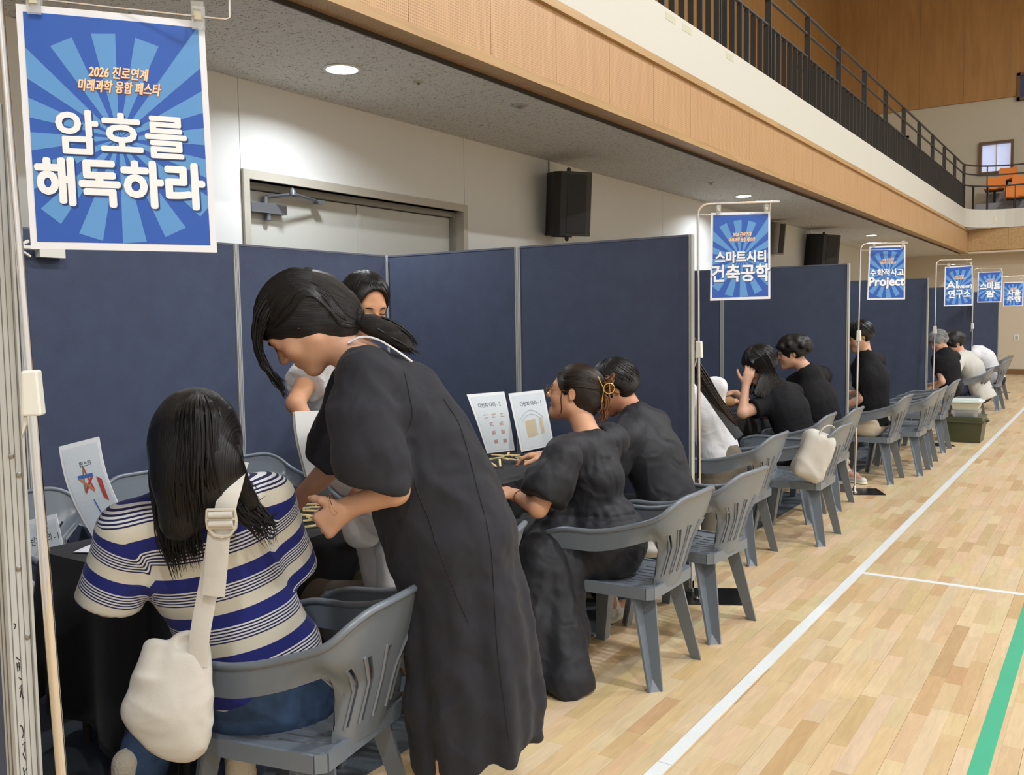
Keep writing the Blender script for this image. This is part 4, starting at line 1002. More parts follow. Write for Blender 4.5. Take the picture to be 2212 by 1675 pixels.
def relax(v,q,n=1,lam=0.5):
    e=np.concatenate([q[:,[0,1]],q[:,[1,2]],q[:,[2,3]],q[:,[3,0]]]); e=np.concatenate([e,e[:,::-1]])
    deg=np.bincount(e[:,0],minlength=len(v))[:,None]
    for _ in range(n):
        a=np.stack([np.bincount(e[:,0],weights=v[e[:,1],k],minlength=len(v)) for k in range(3)],1)/np.maximum(deg,1); v=v*(1-lam)+a*lam
    return v
def sdf_obj(name,sd,h,m,parent=None,attrs=None,rel=1,col=None):
    v,q=sd.mesh(h)
    if rel: v=relax(v,q,rel)
    me=bpy.data.meshes.new(name); me.vertices.add(len(v)); me.vertices.foreach_set('co',v.astype(np.float32).ravel())
    me.loops.add(len(q)*4); me.loops.foreach_set('vertex_index',q.astype(np.int32).ravel())
    me.polygons.add(len(q)); me.polygons.foreach_set('loop_start',np.arange(0,len(q)*4,4,dtype=np.int32))
    me.update(calc_edges=True); me.validate(); me.shade_smooth(); me.materials.append(m)
    if attrs:
        for k,f in attrs.items():
            a=me.attributes.new(k,'FLOAT','POINT'); a.data.foreach_set('value',f(v).astype(np.float32))
    if col is not None:
        c=np.ones((len(v),4),np.float32); c[:,:3]=col(v); a=me.color_attributes.new('Col','FLOAT_COLOR','POINT'); a.data.foreach_set('color',c.ravel())
    o=bpy.data.objects.new(name,me); COL.objects.link(o)
    if parent is not None: o.parent=parent; o.matrix_parent_inverse=parent_inv(parent)
    return o
def wr(amp,sc,seed=0,dirv=None):
    """soft cloth wrinkles"""
    r=np.random.default_rng(seed); K=[(nz(r.normal(size=3))*sc*r.uniform(0.6,1.6),r.uniform(0,6.3),r.uniform(0.4,1)) for _ in range(5)]
    W2=[(nz(r.normal(size=3))*sc*0.7,r.uniform(0,6.3)) for _ in range(2)]
    def f(P):
        w=sum(np.sin(P@k.astype(np.float32)+p) for k,p in W2); d=0
        for k,p,a in K:
            if dirv is not None: k=k-nz(dirv)*float(k@nz(dirv))*0.85
            d=d+a*np.sin(P@k.astype(np.float32)+p+1.2*w)
        d=d*0.4; return -amp*(1-np.abs(d))*1.0+amp*0.5
    return f
def frame(f,u):
    f=nz(f); u=A_(u); u=nz(u-f*float(u@f)); x=np.cross(f,u); return x,f,u   # x = person's right? (f x u)
M_skin=mat('skin',srgb(214,164,134),0.5,attr='Col',noise=0.03,nscale=25,spec=0.35)
for n_ in ('Subsurface Weight',):
    b_=M_skin.node_tree.nodes['Principled BSDF']
    if n_ in b_.inputs: b_.inputs[n_].default_value=0.08; b_.inputs['Subsurface Radius'].default_value=(0.01,0.004,0.002); b_.inputs['Subsurface Scale'].default_value=0.5
def hairmat(name,c,c2):
    def f(nt,b):
        a=nt.nodes.new('ShaderNodeAttribute'); a.attribute_name='hu'; tc=nt.nodes.new('ShaderNodeTexCoord')
        cb=nt.nodes.new('ShaderNodeCombineXYZ'); nt.links.new(a.outputs['Fac'],cb.inputs[0])
        a2=nt.nodes.new('ShaderNodeAttribute'); a2.attribute_name='hv'; nt.links.new(a2.outputs['Fac'],cb.inputs[1])
        mp=nt.nodes.new('ShaderNodeMapping'); mp.inputs['Scale'].default_value=(60,1.2,1); nt.links.new(cb.outputs[0],mp.inputs[0])
        n=nt.nodes.new('ShaderNodeTexNoise'); n.inputs['Scale'].default_value=1.0; n.inputs['Detail'].default_value=4; nt.links.new(mp.outputs[0],n.inputs['Vector'])
        cr=nt.nodes.new('ShaderNodeValToRGB'); cr.color_ramp.elements[0].position=0.35; cr.color_ramp.elements[1].position=0.7; cr.color_ramp.elements[0].color=c; cr.color_ramp.elements[1].color=c2; nt.links.new(n.outputs['Fac'],cr.inputs[0]); nt.links.new(cr.outputs[0],b.inputs['Base Color'])
        bp=nt.nodes.new('ShaderNodeBump'); bp.inputs['Strength'].default_value=0.6; bp.inputs['Distance'].default_value=0.004; nt.links.new(n.outputs['Fac'],bp.inputs['Height']); nt.links.new(bp.outputs[0],b.inputs['Normal'])
        inp(b,'Specular IOR Level').default_value=0.42
    return node_mat(name,f,0.33)
H_black=hairmat('black_hair',srgb(9,8,9),srgb(24,21,22)); H_brown=hairmat('dark_brown_hair',srgb(22,16,14),srgb(52,38,30)); H_tip=hairmat('brown_tipped_hair',srgb(70,44,26),srgb(150,98,56)); H_grey=hairmat('grey_hair',srgb(110,112,114),srgb(160,162,164))
M_eye=mat('eye_dark',srgb(24,18,16),0.2); M_brow=mat('brow_hair',srgb(34,28,26),0.7); M_gold=mat('gold_metal',srgb(226,186,110),0.25,metal=1)
SK=srgb(206,160,134)[:3]; SKD=srgb(190,134,104)[:3]; LIP=srgb(176,84,80)[:3]
def head_prims(S,c,f,u,s,mouth=0.0,nose=1.0):
    x,f,u=frame(f,u); L=lambda a,b,d:A_(c)+ (x*a+f*b+u*d)*s; ax=np.stack([x,f,u])
    S.ell(L(0,-0.012,0.034),A_((0.074,0.095,0.080))*s,ax,k=0.02*s)
    S.ell(L(0,0.028,-0.028),A_((0.060,0.060,0.082))*s,ax,k=0.03*s)
    for sg in (-1,1):
        S.cap(L(sg*0.046,0.0,-0.055),L(sg*0.012,0.062,-0.093),0.022*s,0.017*s,k=0.03*s)
        S.ell(L(sg*0.034,0.058,-0.032),A_((0.026,0.024,0.026))*s,ax,k=0.02*s)
    S.cap(L(-0.034,0.072,0.020),L(0.034,0.072,0.020),0.015*s,k=0.02*s)
    S.ell(L(0,0.070,-0.097),A_((0.018,0.016,0.016))*s,ax,k=0.02*s)
    for sg in (-1,1): S.ell(L(sg*0.031,0.096,0.004),A_((0.017,0.014,0.012))*s,ax,k=0.014*s,op='s')
    for sg in (-1,1): S.ell(L(sg*0.031,0.076,0.001),A_((0.015,0.0115,0.0095))*s,ax,k=0.006*s)
    S.cap(L(0,0.084,0.012),L(0,0.105,-0.026),0.0075*s,0.0115*s,k=0.012*s)
    for sg in (-1,1): S.ell(L(sg*0.0115,0.094,-0.031),A_((0.008,0.010,0.007))*s,ax,k=0.008*s)
    S.ell(L(0,0.086,-0.056-0.002*mouth),A_((0.022,0.010,0.0055))*s,ax,k=0.006*s)
    S.ell(L(0,0.084,-0.068-0.010*mouth),A_((0.018,0.010,0.0065))*s,ax,k=0.006*s)
    for sg in (-1,1):
        S.ell(L(sg*0.075,-0.010,-0.002),A_((0.007,0.017,0.029))*s,np.stack([nz(x+f*(-0.35*sg)),nz(f+x*0.35*sg),u]),k=0.008*s)
        S.ell(L(sg*0.083,-0.006,0.0),A_((0.005,0.009,0.016))*s,ax,k=0.004*s,op='s')
    return L,ax
def hand_prims(S,w,d,pn,s,curl=0.5,side=1,k=0.006):
    """w wrist, d direction to the fingers, pn palm normal (fingers curl towards it), side=+1 thumb on d x pn side"""
    d=nz(d); pn=A_(pn); pn=nz(pn-d*float(pn@d)); sd=np.cross(d,pn)*side; w=A_(w)
    S.cap(w,w+d*0.03*s,0.024*s,0.026*s,k=0.02*s,fl=(pn,0.75))
    for q in (-1,-0.35,0.35,1): S.cap(w+d*0.02*s+sd*q*0.014*s,w+d*0.075*s+sd*q*0.027*s,0.014*s,0.012*s,k=0.014*s)
    for q,Ln in ((1,0.068),(0.35,0.076),(-0.35,0.071),(-1,0.056)):
        p=w+d*0.078*s+sd*q*0.026*s; dd=nz(d+sd*q*0.10); r=0.0095*s
        for i,fr in enumerate((0.45,0.32,0.26)):
            a=curl*(0.55,0.95,0.75)[i]*1.2
            dd=nz(dd*math.cos(a)+pn*math.sin(a)); p2=p+dd*Ln*fr*s; S.cap(p,p2,r,r*0.92,k=k*0.6 if i==0 else 0.003); p=p2; r*=0.92
    p=w+d*0.02*s+sd*0.022*s; dd=nz(d*0.6+sd*0.75+pn*0.25)
    for i,(ln,r) in enumerate(((0.040,0.0145),(0.030,0.0115),(0.024,0.0100))):
        p2=p+dd*ln*s; S.cap(p,p2,r*s,r*0.85*s,k=0.006); p=p2; dd=nz(dd+pn*0.35*curl+d*0.35)
    return S
def body(name,J,s,h,parent,skin=SK,hands=(0.5,0.5),mouth=0,legs=True,palm=None,head=True,eyes=True):
    S=Sdf(); g=lambda k:A_(J[k])
    side=nz(g('shL')-g('shR')); tf=nz(np.cross(side,g('neck')-g('pelvis')))
    if float(tf@A_(J['tf']))<0: tf=-tf
    fl=(tf,0.70)
    S.cap(g('pelvis'),(g('pelvis')+g('chest'))/2,0.125*s,0.110*s,k=0.05,fl=fl)
    S.cap((g('pelvis')+g('chest'))/2,g('chest'),0.110*s,0.130*s,k=0.05,fl=fl)
    S.cap(g('chest'),g('neck')-nz(g('neck')-g('chest'))*0.05*s,0.125*s,0.07*s,k=0.05,fl=fl)
    for sd in 'LR': S.cap(g('neck')-nz(g('neck')-g('chest'))*0.03*s,g('sh'+sd),0.048*s,0.050*s,k=0.05)
    if head:
        S.cap(g('neck')-nz(g('neck')-g('chest'))*0.02*s,g('head')-nz(J['hu'])*0.05*s-nz(J['hf'])*0.02*s,0.052*s,0.048*s,k=0.03)
        L,ax=head_prims(S,J['head'],J['hf'],J['hu'],s,mouth)
    for sd in 'LR':
        if 'el'+sd in J:
            S.cap(g('sh'+sd),g('el'+sd),0.048*s,0.036*s,k=0.03); S.cap(g('el'+sd),g('wr'+sd),0.037*s,0.025*s,k=0.015)
            if 'hd'+sd in J: hand_prims(S,J['wr'+sd],J['hd'+sd],J.get('pn'+sd,(0,0,-1)),s,hands[0 if sd=='L' else 1],side=J.get('ths'+sd,1))
    if legs:
        for sd in 'LR':
            if 'kn'+sd in J:
                S.cap(g('hip'+sd),g('kn'+sd),0.078*s,0.056*s,k=0.04); S.cap(g('kn'+sd),g('an'+sd),0.054*s,0.034*s,k=0.02)
                if 'to'+sd in J: S.cap(g('an'+sd)+A_((0,0,-0.035*s)),g('to'+sd),0.034*s,0.026*s,k=0.02)
    def col(v):
        c=np.tile(A_(skin),(len(v),1))
        if head:
            for p,r,cc in ((L(0,0.094,-0.056),0.022,LIP),(L(0,0.092,-0.070-0.008*mouth),0.020,LIP)):
                q=(v-p)@ax.T; w=np.clip(1.3-np.sqrt((q[:,0]/(0.024*s))**2+(q[:,1]/(0.018*s))**2+(q[:,2]/(0.0085*s))**2),0,1)[:,None]; c=c*(1-w*0.8)+A_(cc)*w*0.8
            for sg in (-1,1):
                q=np.linalg.norm(v-L(sg*0.042,0.075,-0.035),axis=1); w=np.clip(1-q/(0.035*s),0,1)[:,None]*0.35; c=c*(1-w)+A_(srgb(214,130,110)[:3])*w
        return c
    o=sdf_obj('body',S,h,M_skin,parent,col=col,rel=1)
    if head and eyes:
        for sg in (-1,1):
            m=MB(); pts=[L(sg*(0.016+0.008*i),0.0915-0.0010*i*i*0.9,0.0215+0.003*math.sin(i/4*math.pi)) for i in range(5)]
            m.tube([tuple(p) for p in pts],[0.0018*s,0.0034*s,0.0034*s,0.003*s,0.001*s],6); mkobj('eyebrow',m,M_brow,parent=parent,smooth=60)
            m=MB(); pts=[L(sg*(0.018+0.0068*i),0.0895-0.0012*abs(i-2)**1.6,0.0005-0.0022*math.sin(i/4*math.pi)) for i in range(5)]
            m.tube([tuple(p) for p in pts],[0.001*s,0.0018*s,0.002*s,0.0018*s,0.001*s],6); mkobj('eyelashes',m,M_eye,parent=parent,smooth=60)
    return o
def top(name,J,s,h,parent,m,ex=0.02,sl=0.55,slr=(0.062,0.070),hem=0.10,wrk=(0.004,60),seed=1,attrs=None,neckcut=0.045,extra=None,longs=False,fl=0.74,cut_f=None):
    S=Sdf(); g=lambda k:A_(J[k])
    side=nz(g('shL')-g('shR')); tf=nz(np.cross(side,g('neck')-g('pelvis'))); ax=nz(g('neck')-g('pelvis'))
    F=(tf,fl)
    pv=g('pelvis')-ax*hem*s
    S.cap(pv,(g('pelvis')+g('chest'))/2,0.140*s+ex,0.122*s+ex,k=0.05,fl=F)
    S.cap((g('pelvis')+g('chest'))/2,g('chest'),0.122*s+ex,0.140*s+ex,k=0.05,fl=F)
    nk=g('neck')-nz(g('neck')-g('chest'))*0.035*s
    S.cap(g('chest'),nk,0.135*s+ex,0.072*s+ex*0.6,k=0.05,fl=F)
    for sd in 'LR': S.cap(nk-nz(g('neck')-g('chest'))*0.005,g('sh'+sd),0.050*s+ex*0.6,0.054*s+ex*0.6,k=0.05)
    S.plane(pv,-ax if True else ax,k=0.01)
    for sd in 'LR':
        if 'el'+sd not in J: continue
        a,b=g('sh'+sd),g('el'+sd)
        A=Sdf(); e=a+(b-a)*sl
        if longs: A.cap(a,b,0.056*s+ex*0.5,0.050*s+ex*0.5,k=0.03); w=g('wr'+sd); A.cap(b,b+(w-b)*longs,0.048*s+ex*0.4,0.036*s+ex*0.4,k=0.02); A.plane(b+(w-b)*(longs),w-b,k=0.006)
        else: A.cap(a,a+(b-a)*(sl+0.2),slr[0]*s,slr[1]*s,k=0.03); A.plane(e,b-a,k=0.006)
        S.join(A,k=0.03)
    if head_cut(J,s,neckcut) is not None:
        N=Sdf(); N.cap(g('neck')-nz(g('neck')-g('chest'))*0.03*s,g('head'),(neckcut+0.012)*s,0.055*s); S.sub(N,k=0.01)
    if extra: extra(S)
    if wrk: S.disp.append(wr(wrk[0],wrk[1],seed))
    return sdf_obj(name,S,h,m,parent,attrs=attrs,rel=1)
def head_cut(J,s,n): return n
def pants(name,J,s,h,parent,m,ex=0.016,to=0.9,seed=2,flare=0.0):
    S=Sdf(); g=lambda k:A_(J[k]); up_=nz(g('chest')-g('pelvis'))
    S.cap(g('hipL'),g('hipR'),0.088*s+ex,k=0.05); S.cap(g('pelvis'),g('pelvis')+up_*0.07*s,0.115*s+ex,0.105*s+ex,k=0.05)
    for sd in 'LR':
        S.cap(g('hip'+sd),g('kn'+sd),0.084*s+ex,0.062*s+ex,k=0.05)
        A=Sdf(); e=g('kn'+sd)+(g('an'+sd)-g('kn'+sd))*to; A.cap(g('kn'+sd),g('an'+sd),0.060*s+ex,0.046*s+ex+flare,k=0.03); A.plane(e,g('an'+sd)-g('kn'+sd),k=0.006); S.join(A,k=0.03)
    S.disp.append(wr(0.004,45,seed)); return sdf_obj(name,S,h,m,parent,rel=1)
def hair_attrs(c,u,f):
    x,f,u=frame(f,u); c=A_(c)
    return {'hu':lambda v:np.arctan2((v-c)@x,(v-c)@f),'hv':lambda v:np.linalg.norm(v-c,axis=1)}
def hair_attrs2(c,u,f):   # streaks running front to back over the head
    x,f,u=frame(f,u); c=A_(c)
    return {'hu':lambda v:np.arctan2((v-c)@x,(v-c)@u+0.02),'hv':lambda v:(v-c)@f}
def shorthair(J,s,h,parent,m,vol=0.012,curl=0.0,face=(0.062,0.075,0.080),low=-0.05,name='hair',noise=(0.002,90),fo=0.0,nstr=320,fd=-0.030):
    x,f,u=frame(J['hf'],J['hu']); c=A_(J['head']); L=lambda a,b,d:c+(x*a+f*b+u*d)*s; ax=np.stack([x,f,u]); S=Sdf()
    S.ell(L(0,-0.014,0.036),A_((0.076+vol,0.097+vol,0.081+vol))*s,ax,k=0.02)
    S.ell(L(0,-0.045,-0.015),A_((0.066+vol*0.7,0.060+vol*0.7,0.070))*s,ax,k=0.03)
    if curl:
        r=np.random.default_rng(3)
        for _ in range(46):
            d=nz(r.normal(size=3)); d[2]=abs(d[2])*0.9-0.15; p=L(0,-0.014,0.036)+(x*d[0]*(0.076+vol)+f*d[1]*(0.092+vol)+u*d[2]*(0.081+vol))*s
            if float((p-c)@f)>0.075*s and float((p-c)@u)<0.03*s: continue
            S.ell(p,A_((curl,curl,curl))*s*r.uniform(0.8,1.2),None,k=0.008)
    FC=Sdf(); FC.ell(L(0,0.098+fo,fd),A_(face)*s,ax); FC.cap(L(-0.06,0.02,-0.11),L(0.06,0.02,-0.11),0.05*s)
    for sg in (-1,1): FC.ell(L(sg*0.082,0.004,-0.022),A_((0.022,0.026,0.036))*s,ax)
    S.sub(FC,k=0.010); S.plane(L(0,0,low),-u-f*0.25,k=0.01)
    S.disp.append(wr(noise[0],noise[1],5)); o=sdf_obj(name,S,h,m,parent,attrs=hair_attrs2(J['head'],J['hu'],J['hf']),rel=1)
    r=random.Random(int(abs(c[0])*1000)); paths=[]
    for k in range(0 if curl else nstr):
        ph=r.uniform(-math.pi,math.pi); b=abs(ph)/math.pi; t1=(0.86 if b<0.25 else (1.35 if b<0.55 else 2.0))*r.uniform(0.8,1.03); t0=r.uniform(-0.5,0.6)*t1; dv=r.uniform(0.0,0.005); P_=[]
        for q in range(7):
            th=t0+(t1-t0)*q/6; a=ph+0.25*math.sin(th*2)
            P_.append(tuple(L((0.076+vol+dv)*math.sin(th)*math.sin(a),-0.014+(0.097+vol+dv)*math.sin(th)*math.cos(a),0.036+(0.081+vol+dv)*math.cos(th))))
        paths.append((P_,r.uniform(0.0018,0.0032)))
    if paths: locks('hair_strands',hug(S,paths),m,parent,n=4)
    return o
def locks(name,paths,m,parent,kind=None,n=5):
    """many tapered strands as one hair part; paths: list of (points, radius)"""
    V=[];F=[];hu=[];hv=[]
    for k,(P,r) in enumerate(paths):
        mb=MB(); L=len(P); rr=[r*(0.55+0.45*math.sin(min(1,i/(L*0.35))*math.pi/2))*(1-max(0,(i/(L-1)-0.55)/0.45)**1.6*0.92) for i in range(L)]
        mb.tube(P,rr,n,cap=False); b=len(V); V+=mb.v; F+=[tuple(i+b for i in q) for q in mb.f]; hu+=[k*0.37+ (j%n)*0.03 for j in range(len(mb.v))]; hv+=[0.02*(j//n) for j in range(len(mb.v))]
    me=bpy.data.meshes.new(name); me.from_pydata(V,[],F); me.update(); me.shade_smooth(); me.materials.append(m)
    for nm,d in (('hu',hu),('hv',hv)):
        a=me.attributes.new(nm,'FLOAT','POINT'); a.data.foreach_set('value',np.array(d,np.float32))
    o=bpy.data.objects.new(name,me); COL.objects.link(o); o.parent=parent; o.matrix_parent_inverse=parent_inv(parent); o['kind']='stuff'; return o
def hug(S,paths,off=0.0015,lim=0.05):
    n=[len(p) for p,_ in paths]; P=np.concatenate([np.array(p,np.float32) for p,_ in paths]); e=0.002; P0=P.copy()
    for _ in range(5):
        d=S.raw(P); g=np.stack([S.raw(P+A_(np.eye(3)[i])*e)-d for i in range(3)],1)/e; L=(g*g).sum(1)+1e-3; P=P-(((d-off)/L)[:,None]*g)*0.9
    far=np.linalg.norm(P-P0,axis=1)>lim; P[far]=P0[far]
    out=[];k=0
    for m_,(p,r) in zip(n,paths): out.append(([tuple(float(v) for v in q) for q in P[k:k+m_]],r)); k+=m_
    return out
def spline(pts,n):
    P=[A_(p) for p in pts]; P=[2*P[0]-P[1]]+P+[2*P[-1]-P[-2]]; out=[]
    m=len(pts)-1
    for i in range(n):
        t=i/(n-1)*m; k=min(int(t),m-1); q=t-k; a,b,c,d=P[k],P[k+1],P[k+2],P[k+3]
        out.append(tuple(float(z) for z in 0.5*((2*b)+(-a+c)*q+(2*a-5*b+4*c-d)*q*q+(-a+3*b-3*c+d)*q**3)))
    return out
LFT=A_((-0.8304,-0.5572,0.0)); AWY=A_((-0.5572,0.8304,0.0)); UPV=A_((0,0,1.0))  # compass of the hall used to pose people
# ================= people =================
M_jean=mat('blue_denim',srgb(52,74,106),0.85,noise=0.22,nscale=24,bump=0.3,bscale=420,fold=0.4,fscale=12)
M_jean_d=mat('dark_denim',srgb(38,46,62),0.85,noise=0.15,nscale=24,bump=0.4,bscale=300)
M_tblack=mat('black_tee',srgb(24,24,28),0.9,bump=0.1,bscale=300,spec=0.25,fold=0.4,fscale=8)
M_dress=mat('charcoal_cotton',srgb(38,39,46),0.8,noise=0.05,nscale=14,bump=0.12,bscale=500,sheen=0.04,spec=0.3,fold=0.45,fscale=6)
M_dress2=mat('black_satin_cotton',srgb(31,32,38),0.62,noise=0.05,nscale=14,bump=0.08,bscale=400,sheen=0.03,spec=0.35,fold=0.5,fscale=8)
M_tw=mat('white_tee',srgb(218,218,221),0.85,bump=0.1,bscale=200,fold=0.5,fscale=9); M_knit=mat('light_grey_knit',srgb(196,194,188),0.95,noise=0.05,nscale=90,bump=0.4,bscale=200)
M_khaki=mat('khaki_trousers',srgb(112,104,92),0.9,noise=0.06,nscale=30); M_beige=mat('beige_trousers',srgb(196,184,164),0.9); M_dark=mat('dark_trousers',srgb(30,32,38),0.9)
M_shoe=mat('white_shoe',srgb(206,204,196),0.6); M_sole=mat('cream_sole',srgb(222,216,188),0.6); M_sock=mat('cream_knit_sock',srgb(206,196,178),0.95,bump=0.6,bscale=120)
M_cream=mat('cream_canvas',srgb(200,196,188),0.9,noise=0.03,nscale=12,bump=0.12,bscale=500,fold=0.15,fscale=8)
def stripes(nt,b):
    a=nt.nodes.new('ShaderNodeAttribute'); a.attribute_name='st'; f=mth(nt,'FRACT',mth(nt,'MULTIPLY',a.outputs['Fac'],1/0.122))
    blue=mth(nt,'LESS_THAN',f,0.32); inthin=mth(nt,'LESS_THAN',f,0.68)
    g=mth(nt,'FRACT',mth(nt,'MULTIPLY',mth(nt,'SUBTRACT',f,0.32),1/0.072)); navy=mth(nt,'MULTIPLY',mth(nt,'GREATER_THAN',g,0.52),inthin)
    base=mixc(nt,inthin,srgb(222,216,200),srgb(226,226,232)); c=mixc(nt,navy,base,srgb(22,28,74)); c=mixc(nt,blue,c,srgb(24,34,120))
    nt.links.new(c,b.inputs['Base Color']); inp(b,'Sheen Weight').default_value=0.1
M_stripe=node_mat('striped_jersey',stripes,0.85)
def mid(a,b,t=0.5): return tuple(float(q) for q in A_(a)*(1-t)+A_(b)*t)
def shoe(p_heel,p_toe,parent,s=1.0,m=None,ms=None,name='shoe'):
    a,b=A_(p_heel),A_(p_toe); d=nz(b-a); S=Sdf(); S.cap(a+UPV*0.045*s,b+UPV*0.030*s,0.040*s,0.034*s,k=0.02); S.cap(a+UPV*0.06*s,a+d*0.03+UPV*0.085*s,0.038*s,0.036*s,k=0.03); S.plane(a,(0,0,-1),k=0.004)
    o=sdf_obj(name,S,0.008,m or M_shoe,parent); T=Sdf(); T.cap(a+UPV*0.012,b+UPV*0.012,0.046*s,0.042*s,fl=(UPV,0.35)); sdf_obj('sole',T,0.007,ms or M_sole,o); return o
# ---- woman 1: striped tee, back to the viewer ----
t=thing('person','woman in a blue and cream striped tee seated back to the viewer, long black hair','person',(-1.89,1.62,0))
s=1.12
J=dict(pelvis=(-2.017,1.718,0.469),chest=(-2.065,1.579,0.902),neck=(-2.030,1.523,1.107),head=(-1.991,1.487,1.220),hf=(-0.70,0.50,-0.55),hu=(-0.45,0.30,0.9),tf=(-0.9,0.44,0),
 shL=(-2.149,1.385,0.996),shR=(-1.983,1.705,1.038),elL=(-2.223,1.367,0.805),wrL=(-2.38,1.62,0.82),hdL=(-0.6,0.6,-0.1),pnL=(0,0,-1),elR=(-2.010,1.801,0.811),wrR=(-2.25,1.98,0.80),hdR=(-0.9,0.1,-0.1),pnR=(0,0,-1),
 hipL=(-2.065,1.660,0.449),hipR=(-1.984,1.786,0.440),knL=(-2.411,1.639,0.380),knR=(-2.323,1.866,0.363),anL=(-2.400,1.501,0.095),anR=(-2.072,1.653,0.143),toL=(-2.540,1.565,-0.037),toR=(-2.190,1.731,0.005))
body('body',J,s,0.008,t,legs=True,eyes=False)
axn=nz(A_(J['neck'])-A_(J['pelvis'])+A_((0,0,0.0)))
sl_dir=nz(A_((-1.833,1.684,1.162))-A_((-2.013,1.329,1.099)))   # direction the stripes run across the back
perp=nz(axn-sl_dir*float(axn@sl_dir))
def st_attr(v):
    nk=A_(J['neck']); tt=-(v-nk)@perp
    out=tt.copy()
    for sh,el in (('shL','elL'),('shR','elR')):
        a,b=A_(J[sh]),A_(J[el]); d=nz(b-a); along=(v-a)@d; lat=(v-a)-along[:,None]*d; r=np.linalg.norm(lat,axis=1)
        outw=nz(A_(J[sh])-A_(J['neck'])); LL=float(np.linalg.norm(b-a)); w=np.clip(((v-a)@outw+0.005)/0.02,0,1)*np.clip((along+0.02)/0.03,0,1)*np.clip((0.118-r)/0.012,0,1)*(along<LL*1.0)
        base=-(a-nk)@perp
        ts=base+along*0.98+((v-a)@outw)*0.25
        out=out*(1-w)+ts*w
    return out+0.035
def ex1(S):
    S.cap((-2.026,1.697,0.570),(-1.969,1.787,0.614),0.11,0.065,k=0.05)
    g=A_(J['pelvis'])
top('striped_tee',J,s,0.0065,t,M_stripe,ex=0.024,sl=1.0,slr=(0.068,0.080),hem=-0.005,wrk=(0.004,24),seed=4,attrs={'st':st_attr},neckcut=0.05,extra=ex1)
pants('jeans',J,s,0.009,t,M_jean,to=0.72,seed=3)
# hem under layer, back pocket and seams of the jeans
m=MB(); m.tube([(-1.743,1.481,0.600),(-1.720,1.497,0.606),(-1.684,1.539,0.630),(-1.678,1.562,0.640)],0.0018,5); m.tube([(-1.760,1.470,0.600),(-1.759,1.469,0.543),(-1.766,1.479,0.502)],0.0018,5)
# hair volume of woman 1
S=Sdf()
S.ell((-1.991,1.488,1.244),(0.115,0.115,0.13),k=0.05); S.ell((-1.939,1.445,1.175),(0.12,0.10,0.14),k=0.05); S.cap((-1.920,1.417,1.122),(-1.927,1.382,1.046),0.085,0.05,k=0.05,fl=(AWY,0.6)); S.cap((-1.877,1.462,1.166),(-1.865,1.535,1.078),0.06,0.035,k=0.04,fl=(AWY,0.6))
S.disp.append(wr(0.003,60,8,dirv=(0,0,1)))
sdf_obj('hair',S,0.009,H_black,t,attrs={'hu':lambda v:(v-A_((-1.993,1.492,1.298)))@(-LFT)*14,'hv':lambda v:v[:,2]})
r_=random.Random(11); paths=[]
def pdl(px,py,w): # position given on a plane of constant depth in the hall, in metres
    pass
G=[ [(-2.018,1.479,1.349),(-1.987,1.478,1.360),(-1.963,1.482,1.366),(-1.962,1.494,1.362),(-1.969,1.525,1.347)],
 [(-2.056,1.438,1.304),(-1.930,1.404,1.328),(-1.870,1.409,1.335),(-1.871,1.444,1.327),(-1.933,1.556,1.299)],
 [(-2.067,1.412,1.228),(-1.910,1.374,1.243),(-1.842,1.384,1.246),(-1.837,1.423,1.241),(-1.927,1.578,1.217)],
 [(-2.061,1.397,1.146),(-1.905,1.358,1.163),(-1.840,1.378,1.163),(-1.829,1.421,1.160),(-1.916,1.577,1.131)],
 [(-2.025,1.379,1.069),(-1.913,1.369,1.073),(-1.869,1.399,1.070),(-1.845,1.464,1.077),(-1.866,1.581,1.063)],
 [(-2.011,1.381,0.989),(-1.937,1.382,0.986),(-1.901,1.420,1.000),(-1.847,1.518,1.026),(-1.835,1.598,1.020)],
 [(-1.986,1.391,0.916),(-1.940,1.399,0.925),(-1.908,1.434,0.949),(-1.824,1.553,0.973),(-1.823,1.603,0.980)] ]
GU=[0,0.35,0.6,0.7,1.0]
def gp(row,u):
    for i in range(4):
        if u<=GU[i+1]+1e-9:
            q=(u-GU[i])/(GU[i+1]-GU[i]); return A_(G[row][i])*(1-q)+A_(G[row][i+1])*q
for k in range(420):
    u=r_.random(); 
    if 0.6<u<0.7 and r_.random()<0.75: u=r_.choice((0.6-0.1*r_.random(),0.72+0.2*r_.random()))
    du=r_.uniform(-0.02,0.02); nrow=r_.choice((5,6,7,7,7)); dep=r_.uniform(-0.012,0.012)
    pts=[]
    for rr in range(nrow):
        uu=min(1,max(0,u+du*rr/3)); p=gp(rr,uu)+A_([r_.uniform(-1,1) for _ in range(3)])*0.003*(1+rr*0.35)-AWY*dep+UPV*(0 if rr<nrow-1 else r_.uniform(-0.03,0.07)); pts.append(p)
    paths.append((spline(pts,18),r_.uniform(0.0022,0.0048)))
locks('hair_strands',paths,H_black,t,n=5)
